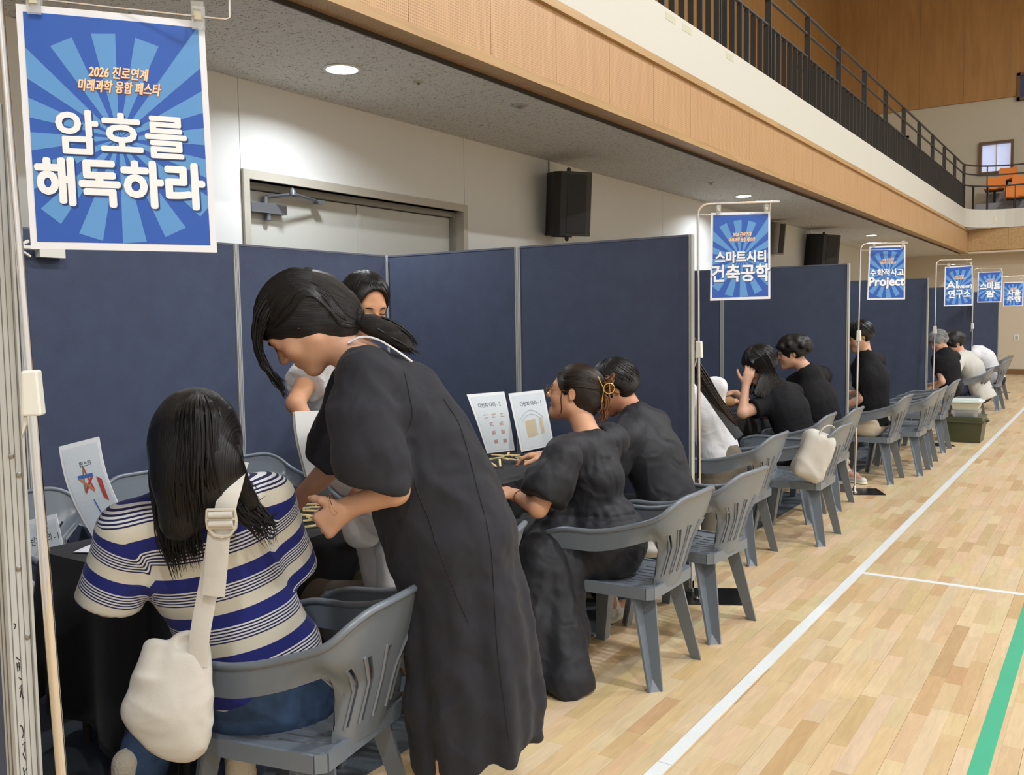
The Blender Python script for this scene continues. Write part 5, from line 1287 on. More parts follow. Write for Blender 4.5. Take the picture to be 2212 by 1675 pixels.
# bag and strap (hangs from her shoulder: a thing of its own)
bg=thing('shoulder_bag','slouchy cream canvas shoulder bag with a buckled strap on the striped woman\'s back','bag',(-1.934,1.315,0.467))
S=Sdf(); S.chain([((-1.918,1.373,0.733),0.036),((-1.928,1.347,0.656),0.066),((-1.932,1.326,0.581),0.086),((-1.920,1.330,0.535),0.070)],k=0.04,fl=(AWY,0.45)); S.cap((-1.896,1.387,0.732),(-1.900,1.366,0.514),0.035,0.055,k=0.05,fl=(AWY,0.6)); S.cap((-1.977,1.331,0.711),(-1.989,1.301,0.589),0.025,0.045,k=0.05,fl=(AWY,0.6))
S.cap((-1.981,1.330,0.732),(-1.976,1.316,0.669),0.022,0.03,k=0.03); N=Sdf(); N.ell((-1.882,1.314,0.752),(0.046,0.075,0.030)); S.sub(N,k=0.012); S.disp.append(wr(0.004,26,9)); S.disp.append(wr(0.0045,70,19,dirv=(0,0,1)))
sdf_obj('bag_body',S,0.0055,M_cream,bg)
def strap(pts,w,th,name,parent,m,fd=AWY,n=22):
    P=spline(pts,n); mb=MB(); mb.tube(P,[w/2]*n,8,flat=th/w*1.0,flatdir=tuple(fd)); return mkobj(name,mb,m,parent=parent,smooth=50)
strap([(-1.869,1.372,0.695),(-1.865,1.382,0.775),(-1.858,1.400,0.864),(-1.846,1.416,0.956),(-1.836,1.429,1.035),(-1.830,1.437,1.069)],0.050,0.005,'lower_strap',bg,M_cream)
strap([(-1.820,1.422,1.027),(-1.814,1.430,1.078),(-1.813,1.439,1.108),(-1.819,1.456,1.134),(-1.848,1.493,1.164),(-1.898,1.545,1.176)],0.052,0.005,'upper_strap',bg,M_cream)
strap([(-1.816,1.414,1.041),(-1.818,1.408,0.996),(-1.823,1.403,0.933),(-1.828,1.397,0.872)],0.056,0.006,'strap_end',bg,M_cream)
# buckle
bc=A_((-1.804,1.411,1.060)); mb=MB()
def lp(u_,v_,d_=0): return tuple(bc-LFT*u_+UPV*v_-AWY*d_)
ring=[(-0.034,0.026),(0.034,0.026),(0.036,0.0),(0.034,-0.018),(0.020,-0.036),(0,-0.041),(-0.020,-0.036),(-0.034,-0.018),(-0.036,0.0),(-0.034,0.026)]
mb.tube([lp(*q) for q in ring],0.0042,6); mb.tube([lp(-0.034,0.003,0.002),lp(0.034,0.003,0.002)],0.0035,6); mb.tube([lp(-0.034,-0.018),lp(0.034,-0.018)],0.0045,6)
mkobj('buckle',mb,mat('cream_buckle',srgb(206,198,182),0.35),parent=bg,smooth=50)
mb=MB()
for vv in (0.014,-0.008): mb.tube([lp(-0.029,vv,0.004),lp(0.029,vv,0.004)],0.0085,10)
mkobj('strap_wrap',mb,M_cream,parent=bg,smooth=60)
# socks / shoes of woman 1
for sd in 'LR':
    a,b=A_(J['an'+sd]),A_(J['to'+sd]); S=Sdf(); S.cap(a+UPV*0.14+(A_(J['kn'+sd])-a)*0.05,a,0.044,0.042,k=0.02); sdf_obj('sock',S,0.01,M_sock,t)
    shoe(a-UPV*0.08,b-UPV*0.02,t)

# ---- woman 2: bending, long charcoal dress ----
t=thing('person','woman in a long charcoal dress standing and bending over, black ponytail','person',(-1.62,2.05,0))
s=1.08
hf=LFT*0.66-UPV*0.75; hu=LFT*0.75+UPV*0.66
J=dict(pelvis=(-1.615,2.055,0.964),chest=(-1.705,1.972,1.266),neck=(-1.785,1.885,1.435),head=(-1.891,1.774,1.535),hf=tuple(hf),hu=tuple(hu),tf=tuple(LFT),
 shL=(-1.690,1.809,1.364),shR=(-1.911,1.985,1.339),elL=(-1.598,1.811,1.087),wrL=(-1.716,1.752,1.038),hdL=tuple(LFT*0.75-UPV*0.55+AWY*0.1),pnL=tuple(AWY*0.8+UPV*0.1+LFT*-0.2),thsL=-1,
 elR=(-2.003,2.000,1.106),wrR=(-2.213,2.027,0.957),hdR=tuple(LFT*0.5-UPV*0.5+AWY*0.3),pnR=(0,0,-1),
 hipL=(-1.574,1.969,0.905),hipR=(-1.679,2.100,0.864),knL=(-1.548,1.956,0.554),knR=(-1.628,2.103,0.503),anL=(-1.553,1.956,0.168),anR=(-1.611,2.101,0.069),toL=(-1.632,1.918,0.066),toR=(-1.703,2.055,-0.032))
body('body',J,s,0.0065,t,hands=(1.5,0.5))
S=Sdf()
S.chain([((-1.771,1.916,1.407),0.062),((-1.713,1.970,1.306),0.118),((-1.669,2.002,1.184),0.150),((-1.638,2.022,1.049),0.172),((-1.599,2.049,0.912),0.178),((-1.567,2.067,0.734),0.168),((-1.555,2.074,0.583),0.176),((-1.549,2.079,0.443),0.180),((-1.541,2.081,0.276),0.176)],k=0.05)
S.plane((-1.541,2.081,0.273),tuple(-UPV*1.0-AWY*0.10-LFT*0.30),k=0.012)
S.chain([((-1.726,1.848,1.386),0.085),((-1.672,1.898,1.274),0.10)],k=0.05)
for sd in 'LR':
    A=Sdf(); a,b=A_(J['sh'+sd]),A_(J['el'+sd])
    if sd=='L': A.chain([((-1.698,1.818,1.388),0.075),((-1.683,1.784,1.285),0.088),((-1.656,1.780,1.181),0.094),((-1.632,1.791,1.112),0.088)],k=0.03); A.plane((-1.640,1.784,1.098),tuple(-UPV*1.0-LFT*-0.25),k=0.012)
    else: A.chain([((-1.892,1.975,1.354),0.070),((-1.972,1.993,1.209),0.080),((-2.019,1.991,1.128),0.078)],k=0.03); A.plane((-2.032,1.979,1.092),tuple(-UPV+LFT*0.6),k=0.012)
    S.join(A,k=0.02)
N=Sdf(); N.cap((-1.796,1.879,1.448),(-1.846,1.813,1.502),0.056,0.052); S.sub(N,k=0.012)
axd=nz(A_((-1.540,2.080,0.249))-A_((-1.634,2.020,1.131))); ctr=A_((-1.588,2.058,0.789))
def folds(P):
    q=P-ctr; al=q@axd; lat=q-al[:,None]*axd; ph=np.arctan2(lat@AWY,lat@(-LFT)); z=np.clip((al+0.25)/0.75,0,1)
    return -(0.006+0.011*np.sin(ph*7+1.5*np.sin(al*3)+0.7)+0.007*np.sin(ph*13+2.0+al*2))*z
S.disp.append(folds); S.disp.append(wr(0.009,22,12)); S.disp.append(wr(0.004,60,13))
dro=sdf_obj('dress',S,0.0075,M_dress,t,rel=1)
# seams and pocket piping of the dress
def onsurf(S_,p,n,it=6):
    p=A_(p).copy(); 
    for _ in range(it):
        d=float(S_.raw(p[None])[0]); p=p+A_(n)*(-d)*0.9
    return p
def seam(S_,pts,r,name,parent,m,n=26,view=(0,0,1.53)):
    P=spline(pts,n); out=[]
    for p in P:
        nn=nz(A_(view)-A_(p)); q=onsurf(S_,p,nn); out.append(tuple(q+nn*r*0.4))
    return mkobj(name,MB().tube(out,r,5),m,parent=parent,smooth=60)
M_seamd=mat('dress_seam',srgb(30,30,34),0.9)
seam(S,[(-1.618,1.899,1.138),(-1.595,1.908,1.059),(-1.566,1.920,0.982),(-1.552,1.925,0.923)],0.0026,'pocket_edge',t,M_seamd)
seam(S,[(-1.549,1.926,0.920),(-1.514,1.941,0.815),(-1.485,1.954,0.738),(-1.471,1.960,0.703)],0.0016,'pocket_seam',t,M_seamd)
seam(S,[(-1.546,1.963,1.323),(-1.504,1.984,1.242),(-1.463,1.998,1.082),(-1.426,2.008,0.916),(-1.403,2.000,0.635),(-1.369,2.000,0.380)],0.0016,'side_seam',t,M_seamd,40)
seam(S,[(-1.639,1.908,1.403),(-1.625,1.912,1.339),(-1.616,1.911,1.269),(-1.644,1.887,1.200)],0.0016,'armhole_seam',t,M_seamd)
# white inner neckline
mb=MB(); mb.tube(spline([(-1.761,1.820,1.480),(-1.741,1.847,1.496),(-1.715,1.882,1.490),(-1.684,1.919,1.462),(-1.653,1.960,1.424)],14),0.0035,6); mkobj('undershirt_neckline',mb,M_tw,parent=t,smooth=60)
# hair: smooth cap drawn back into a low ponytail, loose strands in front of the face
S=Sdf(); x_,f_,u_=frame(J['hf'],J['hu']); ax=np.stack([x_,f_,u_]); Lh=lambda a,b,d:A_(J['head'])+(x_*a+f_*b+u_*d)*s
S.ell(Lh(0,-0.016,0.040),A_((0.086,0.112,0.092))*s,ax,k=0.03); S.chain([(Lh(0,-0.05,0.02),0.080),((-1.841,1.812,1.585),0.075),((-1.805,1.847,1.566),0.045),((-1.781,1.873,1.543),0.020)],k=0.04)
FC=Sdf(); FC.ell(Lh(0,0.112,-0.045),A_((0.090,0.080,0.085))*s,ax); FC.cap(Lh(-0.10,0.045,-0.115),Lh(0.10,0.045,-0.115),0.055*s); S.sub(FC,k=0.014); S.chain([(Lh(0.0,-0.03,-0.02),0.084),((-1.820,1.834,1.534),0.060)],k=0.03); S.disp.append(wr(0.0018,70,3,dirv=tuple(A_((-1.781,1.873,1.543))-A_((-1.949,1.742,1.613)))))
HS2=S; tie=A_((-1.781,1.873,1.543)); hd_=nz(tie-A_((-1.949,1.741,1.600))); hx=np.cross(hd_,UPV)
sdf_obj('hair',S,0.006,H_black,t,attrs={'hu':lambda v:np.arctan2((v-tie)@UPV,(v-tie)@hx)*3,'hv':lambda v:(v-tie)@hd_})
S=Sdf(); S.chain([((-1.776,1.870,1.543),0.018),((-1.747,1.895,1.532),0.026),((-1.712,1.928,1.505),0.028),((-1.685,1.956,1.479),0.021),((-1.671,1.976,1.462),0.012)],k=0.02); S.disp.append(wr(0.003,110,6,dirv=tuple(A_((-1.671,1.976,1.462))-A_((-1.776,1.870,1.543)))))
sdf_obj('ponytail',S,0.006,H_black,t,attrs={'hu':lambda v:(v-tie)@UPV*60,'hv':lambda v:(v-tie)@hd_})
mkobj('hair_tie',MB().tube(spline([(-1.764,1.855,1.558),(-1.747,1.847,1.543),(-1.763,1.853,1.528)],8),0.008,8),M_tblack,parent=t,smooth=60)
paths=[]
FL=[((-1.903,1.703,1.649),(-1.928,1.657,1.586),(-1.939,1.643,1.512),(-1.929,1.655,1.437),(-1.907,1.678,1.386),(-1.886,1.701,1.347)),
    ((-1.887,1.687,1.610),(-1.906,1.656,1.549),(-1.923,1.652,1.487),(-1.916,1.663,1.424),(-1.899,1.684,1.395),(-1.891,1.700,1.375)),
    ((-1.969,1.778,1.634),(-2.027,1.758,1.563),(-2.040,1.743,1.491),(-2.005,1.736,1.426),(-1.958,1.740,1.374),(-1.929,1.742,1.327))]
for k in range(150):
    a=FL[k%3]; j=r_.uniform(0,1); b=FL[(k+1)%3]; n_=r_.choice((4,5,6,6))
    pts=[A_(p)*(1-j)+A_(q)*j+A_([r_.uniform(-1,1)*0.007 for _ in range(3)]) for p,q in zip(a[:n_],b[:n_])]
    paths.append((spline(pts,16),r_.uniform(0.0015,0.0034)))
fr_paths=paths; paths=[]
for k in range(420):
    th=r_.uniform(0,6.28); ph=r_.uniform(-1,1)
    dv=r_.uniform(0.0,0.005); ps=ph*1.75; p0=Lh((0.088+dv)*math.sin(ps),0.075-0.03*abs(ph),0.040+(0.060+dv)*math.cos(ps)); p1=Lh((0.091+dv)*math.sin(ps),-0.02,0.040+(0.097+dv)*math.cos(ps)); p2=Lh((0.086+dv)*math.sin(ps),-0.085,0.030+(0.086+dv)*math.cos(ps)); p3=A_((-1.810,1.843,1.564))+A_([0,0,(0.5-abs(ph))*0.05])+x_*0.04*ph; p4=tie
    paths.append((spline([p+A_([r_.uniform(-1,1)*0.003 for _ in range(3)]) for p in (p0,p1,p2,p3,p4)],16),r_.uniform(0.0014,0.003)))
paths=hug(HS2,paths,0.001)+fr_paths
for k in range(60):
    o=A_([r_.uniform(-1,1) for _ in range(3)])*0.022
    paths.append((spline([tie,A_((-1.741,1.899,1.532))+o,A_((-1.707,1.931,1.503))+o*1.2,A_((-1.681,1.959,1.479))+o,A_((-1.667,1.978,1.457))+o*0.8],12),0.003))
locks('hair_strands',paths,H_black,t,n=4)
mb=MB(); 
for yy in (0,):
    c=A_((-1.738,1.726,1.053)); mb.tube([tuple(c+AWY*0.028*math.cos(a)+UPV*0.030*math.sin(a)*0.9+LFT*0.012*math.sin(a)) for a in np.linspace(0,6.28,14)],0.0012,5)
mkobj('bracelet',mb,M_gold,parent=t,smooth=60)
for sd in 'LR': shoe(A_(J['an'+sd])*A_((1,1,0)),A_(J['to'+sd])*A_((1,1,0)),t,m=M_tblack,ms=M_tblack)

# ---- man 3: white tee, bending over the table from behind ----
t=thing('person','man in a white tee leaning over the first table, short black hair, eyes cast down','person',(-3.52,3.86,0))
s=1.16; hf=(0.88,-0.30,-0.38); hu=(0.33,-0.12,0.94)
J=dict(pelvis=(-3.52,3.86,1.02),chest=(-3.350,3.325,1.135),neck=(-3.050,3.176,1.425),head=(-2.780,2.986,1.613),hf=hf,hu=hu,tf=(0.9,-0.4,0),
 shL=(-3.250,3.385,1.264),shR=(-3.120,2.975,1.310),elL=(-2.85,3.55,1.10),wrL=(-2.75,3.45,0.88),hdL=(0.3,-0.4,-0.6),pnL=(0,0,-1),elR=(-3.020,2.780,1.187),wrR=(-2.920,2.827,1.017),hdR=(0.3,0.1,-0.8),pnR=(0.3,0.3,-0.2),
 hipL=(-3.50,3.97,0.98),hipR=(-3.54,3.75,0.98),knL=(-3.52,3.99,0.52),knR=(-3.54,3.77,0.52),anL=(-3.56,4.0,0.10),anR=(-3.60,3.80,0.10),toL=(-3.38,3.98,0.03),toR=(-3.42,3.78,0.03))
body('body',J,s*0.98,0.008,t,skin=srgb(204,152,118)[:3])
top('white_tee',J,s,0.010,t,M_tw,ex=0.022,sl=0.42,slr=(0.075,0.088),hem=0.08,wrk=(0.006,28),seed=5)
pants('trousers',J,s,0.014,t,M_dark,to=0.95)
shorthair(J,s,0.006,t,H_black,vol=0.013,fd=-0.004,face=(0.066,0.076,0.100),low=-0.055,fo=0.0)
for sd in 'LR': shoe(A_(J['an'+sd])*A_((1,1,0)),A_(J['to'+sd])*A_((1,1,0)),t)

# ---- woman 4: seated, black dress, glasses, gold hair claw ----
t=thing('person','seated woman in a black gathered dress, glasses and a gold hair claw, in profile','person',(-1.90,3.55,0))
s=1.12; hf=LFT*0.93+AWY*0.30+UPV*0.17; hu=UPV*0.98-LFT*0.17
J=dict(pelvis=(-1.90,3.55,0.56),chest=(-1.963,3.560,0.810),neck=(-1.977,3.580,1.000),head=(-2.085,3.620,1.200),hf=tuple(hf),hu=tuple(hu),tf=tuple(LFT),
 shL=(-1.964,3.317,0.951),shR=(-1.959,3.733,0.979),elL=(-2.017,3.191,0.748),wrL=(-2.186,3.296,0.765),hdL=tuple(LFT*0.7+UPV*0.2+AWY*0.5),pnL=(0,0,-1),elR=(-2.178,3.685,0.727),wrR=(-2.373,3.844,0.860),hdR=tuple(LFT*0.9+AWY*0.2),pnR=(0,0,-1),
 hipL=(-1.92,3.44,0.54),hipR=(-1.92,3.66,0.54),knL=(-2.36,3.42,0.50),knR=(-2.36,3.68,0.50),anL=(-2.30,3.42,0.10),anR=(-2.30,3.68,0.10),toL=(-2.45,3.42,0.03),toR=(-2.45,3.68,0.03))
body('body',J,s,0.0065,t,mouth=1.0,skin=srgb(212,160,128)[:3])
S=Sdf(); g=lambda k:A_(J[k])
F=(nz(LFT*0.8-AWY*0.1),0.80)
S.chain([(g('neck')-UPV*0.045,0.085),(g('chest')+UPV*0.02,0.165),((-1.983,3.550,0.682),0.155)],k=0.06,fl=F); S.cap((-1.989,3.348,0.952),(-1.946,3.717,0.971),0.085,0.080,k=0.06)
S.chain([((-1.983,3.550,0.672),0.165),((-1.937,3.550,0.539),0.185),((-1.88,3.55,0.56),0.195)],k=0.03,fl=(LFT,0.9))
S.cap((-1.90,3.45,0.53),(-2.38,3.44,0.50),0.125,0.11,k=0.06); S.cap((-1.90,3.66,0.53),(-2.38,3.66,0.50),0.125,0.10,k=0.06)
S.chain([((-2.048,3.401,0.620),0.105),((-2.011,3.298,0.400),0.125),((-1.957,3.221,0.207),0.128),((-1.877,3.150,0.019),0.132)],k=0.05,fl=(AWY,0.75)); S.chain([((-2.068,3.294,0.516),0.10),((-2.067,3.210,0.231),0.12),((-2.017,3.164,0.012),0.12)],k=0.05)
S.plane((0,0,0.012),(0,0,-1),k=0.01)
A=Sdf(); A.chain([((-1.963,3.305,0.945),0.085),((-1.994,3.238,0.837),0.100),((-2.014,3.206,0.761),0.098)],k=0.03); A.plane((-2.005,3.214,0.777),tuple(A_((-2.017,3.191,0.748))-g('shL')),k=0.01); S.join(A,k=0.02)
A=Sdf(); A.cap(g('shR'),g('elR'),0.075,0.085,k=0.03); A.plane(mid(J['shR'],J['elR'],0.75),tuple(g('elR')-g('shR')),k=0.01); S.join(A,k=0.03)
N=Sdf(); N.cap(g('neck')-UPV*0.02,g('head'),0.078,0.06); S.sub(N,k=0.01)
wz=float(A_((-1.983,3.550,0.682))[2]); c4=A_((-1.998,3.281,0.243))
def f4(P):
    z=P[:,2]; b=np.exp(-((z-wz)/0.035)**2)*0.5+np.exp(-((z-(float(g('neck')[2])-0.06))/0.05)**2)
    ph=(P-A_(J['chest'])); a=np.arctan2(ph@AWY,ph@LFT); d=-(0.004*np.sin(a*26))*b
    q=np.clip((0.55-z)/0.4,0,1); ph2=np.arctan2((P-c4)@AWY,(P-c4)@LFT); rr4=np.clip(np.sqrt(((P-c4)@AWY)**2+((P-c4)@LFT)**2)/0.09,0,1); d=d-(0.010*np.sin(ph2*6+z*3)+0.006*np.sin(ph2*11+1))*q*rr4
    d=d+np.exp(-((z-wz)/0.012)**2)*0.010
    return d
S.disp.append(f4); S.disp.append(wr(0.010,26,21)); S.disp.append(wr(0.004,60,22))
sdf_obj('dress',S,0.008,M_dress2,t)
# hair with bun
x_,f_,u_=frame(J['hf'],J['hu']); ax=np.stack([x_,f_,u_]); Lh=lambda a,b,d:A_(J['head'])+(x_*a+f_*b+u_*d)*s
S=Sdf(); S.ell(Lh(0,-0.018,0.036),A_((0.085,0.104,0.088))*s,ax,k=0.03); S.ell(Lh(0,-0.075,-0.005),A_((0.062,0.052,0.075))*s,ax,k=0.03); S.cap(Lh(0,-0.03,-0.03),Lh(0,-0.05,-0.075),0.056*s,0.040*s,k=0.03)
FC=Sdf(); FC.ell(Lh(0,0.108,-0.030),A_((0.085,0.082,0.094))*s,ax); FC.cap(Lh(-0.10,0.035,-0.085),Lh(0.10,0.035,-0.085),0.066*s)
for sg in (-1,1): FC.ell(Lh(sg*0.086,-0.004,-0.008),A_((0.022,0.024,0.034))*s,ax)
S.sub(FC,k=0.012); S.disp.append(wr(0.0022,80,7,dirv=tuple(f_)))
bun=Lh(0,-0.10,0.02); HS4=S
sdf_obj('hair',S,0.0055,H_brown,t,attrs={'hu':lambda v:np.arctan2((v-bun)@u_,(v-bun)@x_)*3,'hv':lambda v:(v-bun)@f_})
paths=[]
for k in range(380):
    ph=r_.uniform(-1.3,1.3); p0=Lh(0.089*math.sin(ph),0.055-0.015*abs(ph),0.108*math.cos(ph)-0.002); 
    if abs(ph)>1.0: p0=Lh(0.084*math.sin(ph),0.03,0.05-0.06*(abs(ph)-1)/0.25)
    dv=r_.uniform(0,0.004); p1=Lh((0.095+dv)*math.sin(ph),-0.02,0.034+(0.097+dv)*math.cos(ph)-0.03*abs(math.sin(ph))); p2=Lh(0.076*math.sin(ph),-0.098,0.02+0.066*math.cos(ph)); p3=bun+x_*r_.uniform(-0.01,0.01)+u_*r_.uniform(-0.03,0.05)
    paths.append((spline([p0,p1,p2,p3],12),r_.uniform(0.0016,0.0034)))
paths=hug(HS4,paths,0.001)
paths.append((spline([Lh(0.078,0.035,0.01),Lh(0.083,0.03,-0.03),Lh(0.076,0.022,-0.07),Lh(0.07,0.03,-0.10)],12),0.0028)); paths.append((spline([Lh(-0.078,0.035,0.01),Lh(-0.083,0.03,-0.03),Lh(-0.076,0.022,-0.07),Lh(-0.07,0.03,-0.10)],12),0.0028))
locks('hair_strands',paths,H_brown,t,n=4)
paths=[]
for k in range(70):
    a=r_.uniform(-1,1); p0=bun+u_*0.02*a+x_*r_.uniform(-0.02,0.02); p1=p0-f_*r_.uniform(0.02,0.05)+u_*(0.05*a); p2=p1-f_*0.01-u_*0.05*(1 if a<0.2 else -0.6)+x_*r_.uniform(-0.02,0.02); p3=p2+f_*0.02-u_*r_.uniform(-0.01,0.04)
    paths.append((spline([p0,p1,p2,p3],10),0.0032))
locks('twisted_hair_ends',paths,H_tip,t,n=5)
cc=bun-f_*0.020+x_*-0.0+u_*0.02
vs=nz(A_((0,0,1.53))-cc); lat=nz(np.cross(vs,UPV)); cc=cc+vs*0.045
Q=lambda a,b:tuple(cc+(-LFT)*a+UPV*b)
mb=MB(); mb.tube(spline([Q(-0.025,0.060),Q(-0.012,0.030),Q(0.000,0.002),Q(-0.004,-0.030),Q(-0.008,-0.060)],14),[0.002]+[0.0035]*12+[0.002],6)
mb.tube([Q(0.026+0.024*math.cos(a),0.004+0.024*math.sin(a)) for a in np.linspace(0,2*math.pi,16)],0.003,6); mb.tube([Q(0.026,0.028),Q(0.030,-0.018)],0.0022,6)
mkobj('hair_claw',mb,M_gold,parent=t,smooth=60)['label']='gold metal hair claw'
# glasses
mb=MB()
for sg in (-1,1):
    ctr_=Lh(sg*0.033,0.104,-0.002); mb.tube([tuple(ctr_+x_*0.025*s*math.cos(a)+u_*0.022*s*math.sin(a)) for a in np.linspace(0,2*math.pi,20)],0.0013,5)
    mb.tube([tuple(Lh(sg*0.058,0.100,0.004)),tuple(Lh(sg*0.074,0.06,0.006)),tuple(Lh(sg*0.080,-0.005,0.008))],0.0012,5)
mb.tube([tuple(Lh(-0.009,0.108,0.002)),tuple(Lh(0.009,0.108,0.002))],0.0012,5); mkobj('glasses',mb,M_gold,parent=t,smooth=60)
mb=MB(); c=A_(J['wrL']); d=nz(A_(J['wrL'])-A_(J['elL'])); e1=nz(np.cross(d,UPV)); e2=np.cross(d,e1)
mb.tube([tuple(c-d*0.02+e1*0.030*math.cos(a)+e2*0.030*math.sin(a)) for a in np.linspace(0,6.28,14)],0.004,6); mkobj('bracelet',mb,mat('brown_bead',srgb(110,60,44),0.4),parent=t,smooth=60)
for sd in 'LR': shoe(A_(J['an'+sd])*A_((1,1,0)),A_(J['to'+sd])*A_((1,1,0)),t)

# ---- generic seated people ----
def seated(label,base,J,s,h,tm,pm,hm,sl=0.6,ex=0.02,hair='short',skin=SK,longs=False,mouth=0,hvol=0.014,curl=0,hn=(0.002,90),glass=False,to=0.95,face=(0.062,0.075,0.080),low=-0.055,wrk=(0.006,26),seed=1,hem=0.04,shm=None,hands=(0.5,0.5)):
    t=thing('person',label,'person',base)
    body('body',J,s,h,t,skin=skin,mouth=mouth,hands=hands)
    top('shirt',J,s,h*1.15,t,tm,ex=ex,sl=sl,longs=longs,seed=seed,wrk=wrk,hem=hem,slr=(0.066,0.078))
    if 'knL' in J:
        pants('trousers',J,s,h*1.4,t,pm,to=to,seed=seed)
        for sd in 'LR': shoe(A_(J['an'+sd])*A_((1,1,0)),A_(J['to'+sd])*A_((1,1,0)),t,m=shm)
    if hair: shorthair(J,s,h*0.9,t,hm,vol=hvol,curl=curl,noise=hn,face=face,low=low)
    if glass:
        x_,f_,u_=frame(J['hf'],J['hu']); Lh=lambda a,b,d:A_(J['head'])+(x_*a+f_*b+u_*d)*s; mb=MB()
        for sg in (-1,1):
            c_=Lh(sg*0.033,0.104,-0.002); mb.tube([tuple(c_+x_*0.024*s*math.cos(a)+u_*0.020*s*math.sin(a)) for a in np.linspace(0,2*math.pi,16)],0.002,5); mb.tube([tuple(Lh(sg*0.058,0.100,0.004)),tuple(Lh(sg*0.080,-0.005,0.008))],0.0018,5)
        mkobj('glasses',mb,M_tblack,parent=t,smooth=60)
    return t
def legs(px,y,dx=-0.46,zz=0.52,spread=0.11,ax_=0.02):
    return dict(hipL=(px,y-spread,zz),hipR=(px,y+spread,zz),knL=(px+dx,y-spread-0.02,zz-0.02),knR=(px+dx,y+spread+0.02,zz-0.02),anL=(px+dx+0.06+ax_,y-spread,0.10),anR=(px+dx+0.06+ax_,y+spread,0.10),toL=(px+dx-0.10+ax_,y-spread,0.03),toR=(px+dx-0.10+ax_,y+spread,0.03))
# person 5: short hair, black shirt, beyond woman 4
J=dict(pelvis=(-1.86,4.22,0.56),chest=(-1.979,4.240,0.835),neck=(-2.078,4.240,1.046),head=(-2.206,4.260,1.179),hf=tuple(LFT*0.86-UPV*0.45+AWY*0.15),hu=tuple(UPV*0.88+LFT*0.45),tf=(-1,0,0),
 shL=(-2.024,4.024,0.937),shR=(-2.024,4.366,0.981),elL=(-2.116,3.941,0.691),wrL=(-2.311,4.076,0.700),hdL=(-0.9,0.3,0.0),elR=(-2.268,4.384,0.707),wrR=(-2.443,4.390,0.744),hdR=(-0.9,0.2,0),**{**legs(-1.90,4.22),'anL':(-2.12,4.02,0.10),'toL':(-2.124,4.255,0.035)})
t5=seated('short-haired person in a black shirt seated against the first side partition, head bowed',(-1.86,4.22,0),J,1.12,0.009,M_dress2,M_dark,H_black,hvol=0.020,ex=0.036,wrk=(0.008,26),low=-0.075,skin=srgb(196,142,112)[:3],hem=0.06)
# person 13: hidden behind woman 2
J=dict(pelvis=(-2.10,2.45,0.56),chest=(-2.16,2.44,0.86),neck=(-2.20,2.44,1.06),head=(-2.22,2.45,1.20),hf=(-0.8,0.1,-0.5),hu=(-0.5,0,0.86),tf=(-1,0,0),
 shL=(-2.18,2.24,1.02),shR=(-2.18,2.64,1.02),elL=(-2.043,2.256,0.882),wrL=(-2.215,2.230,0.943),hdL=tuple(LFT*0.55-UPV*0.8+AWY*0.1),pnL=tuple(AWY),elR=(-2.35,2.7,0.82),wrR=(-2.55,2.6,0.80),hdR=(-0.9,-0.2,0),
 hipL=(-2.12,2.36,0.52),hipR=(-2.12,2.56,0.52),knL=(-2.45,2.34,0.50),knR=(-2.42,2.60,0.50),anL=(-2.30,2.46,0.12),anR=(-2.24,2.66,0.12),toL=(-2.38,2.40,0.04),toR=(-2.34,2.62,0.04))
t13=seated('person in a loose white shirt almost hidden behind the bending woman, platform sandals',(-2.12,2.45,0),J,1.05,0.010,M_tw,mat('taupe_trousers',srgb(104,96,88),0.9),H_black,longs=0.45,ex=0.034,hvol=0.02,to=0.25,shm=M_shoe,hem=0.10)
S=Sdf(); S.cap(A_(J['anL'])+UPV*0.24+A_((-0.05,0,0)),A_(J['anL'])+UPV*0.02,0.052,0.045,k=0.02); S.disp.append(wr(0.003,60,3)); sdf_obj('sock',S,0.008,mat('dusty_pink_sock',srgb(140,84,90),0.9,bump=0.5,bscale=120),t13)
S=Sdf(); S.cap(A_(J['anR'])+UPV*0.24+A_((-0.05,0,0)),A_(J['anR'])+UPV*0.02,0.052,0.045,k=0.02); sdf_obj('sock',S,0.008,MATS['dusty_pink_sock'],t13)
S=Sdf(); S.chain([((-2.125,2.213,0.894),0.055),((-2.100,2.202,0.836),0.050),((-2.064,2.212,0.822),0.030)],k=0.03,fl=(AWY,0.6)); S.chain([((-2.067,2.298,0.868),0.04),((-2.060,2.294,0.758),0.038),((-2.048,2.292,0.647),0.05)],k=0.03); S.disp.append(wr(0.006,40,2)); sdf_obj('loose_sleeve',S,0.008,M_tw,t13)
mb=MB(); c=A_((-2.198,2.195,0.963)); mb.tube([tuple(c+AWY*0.032*math.cos(a)+(UPV*0.7+LFT*0.7)*0.032*math.sin(a)) for a in np.linspace(0,6.28,16)],0.007,8); mkobj('watch_strap',mb,mat('pale_blue_strap',srgb(160,190,222),0.4),parent=t13,smooth=60)
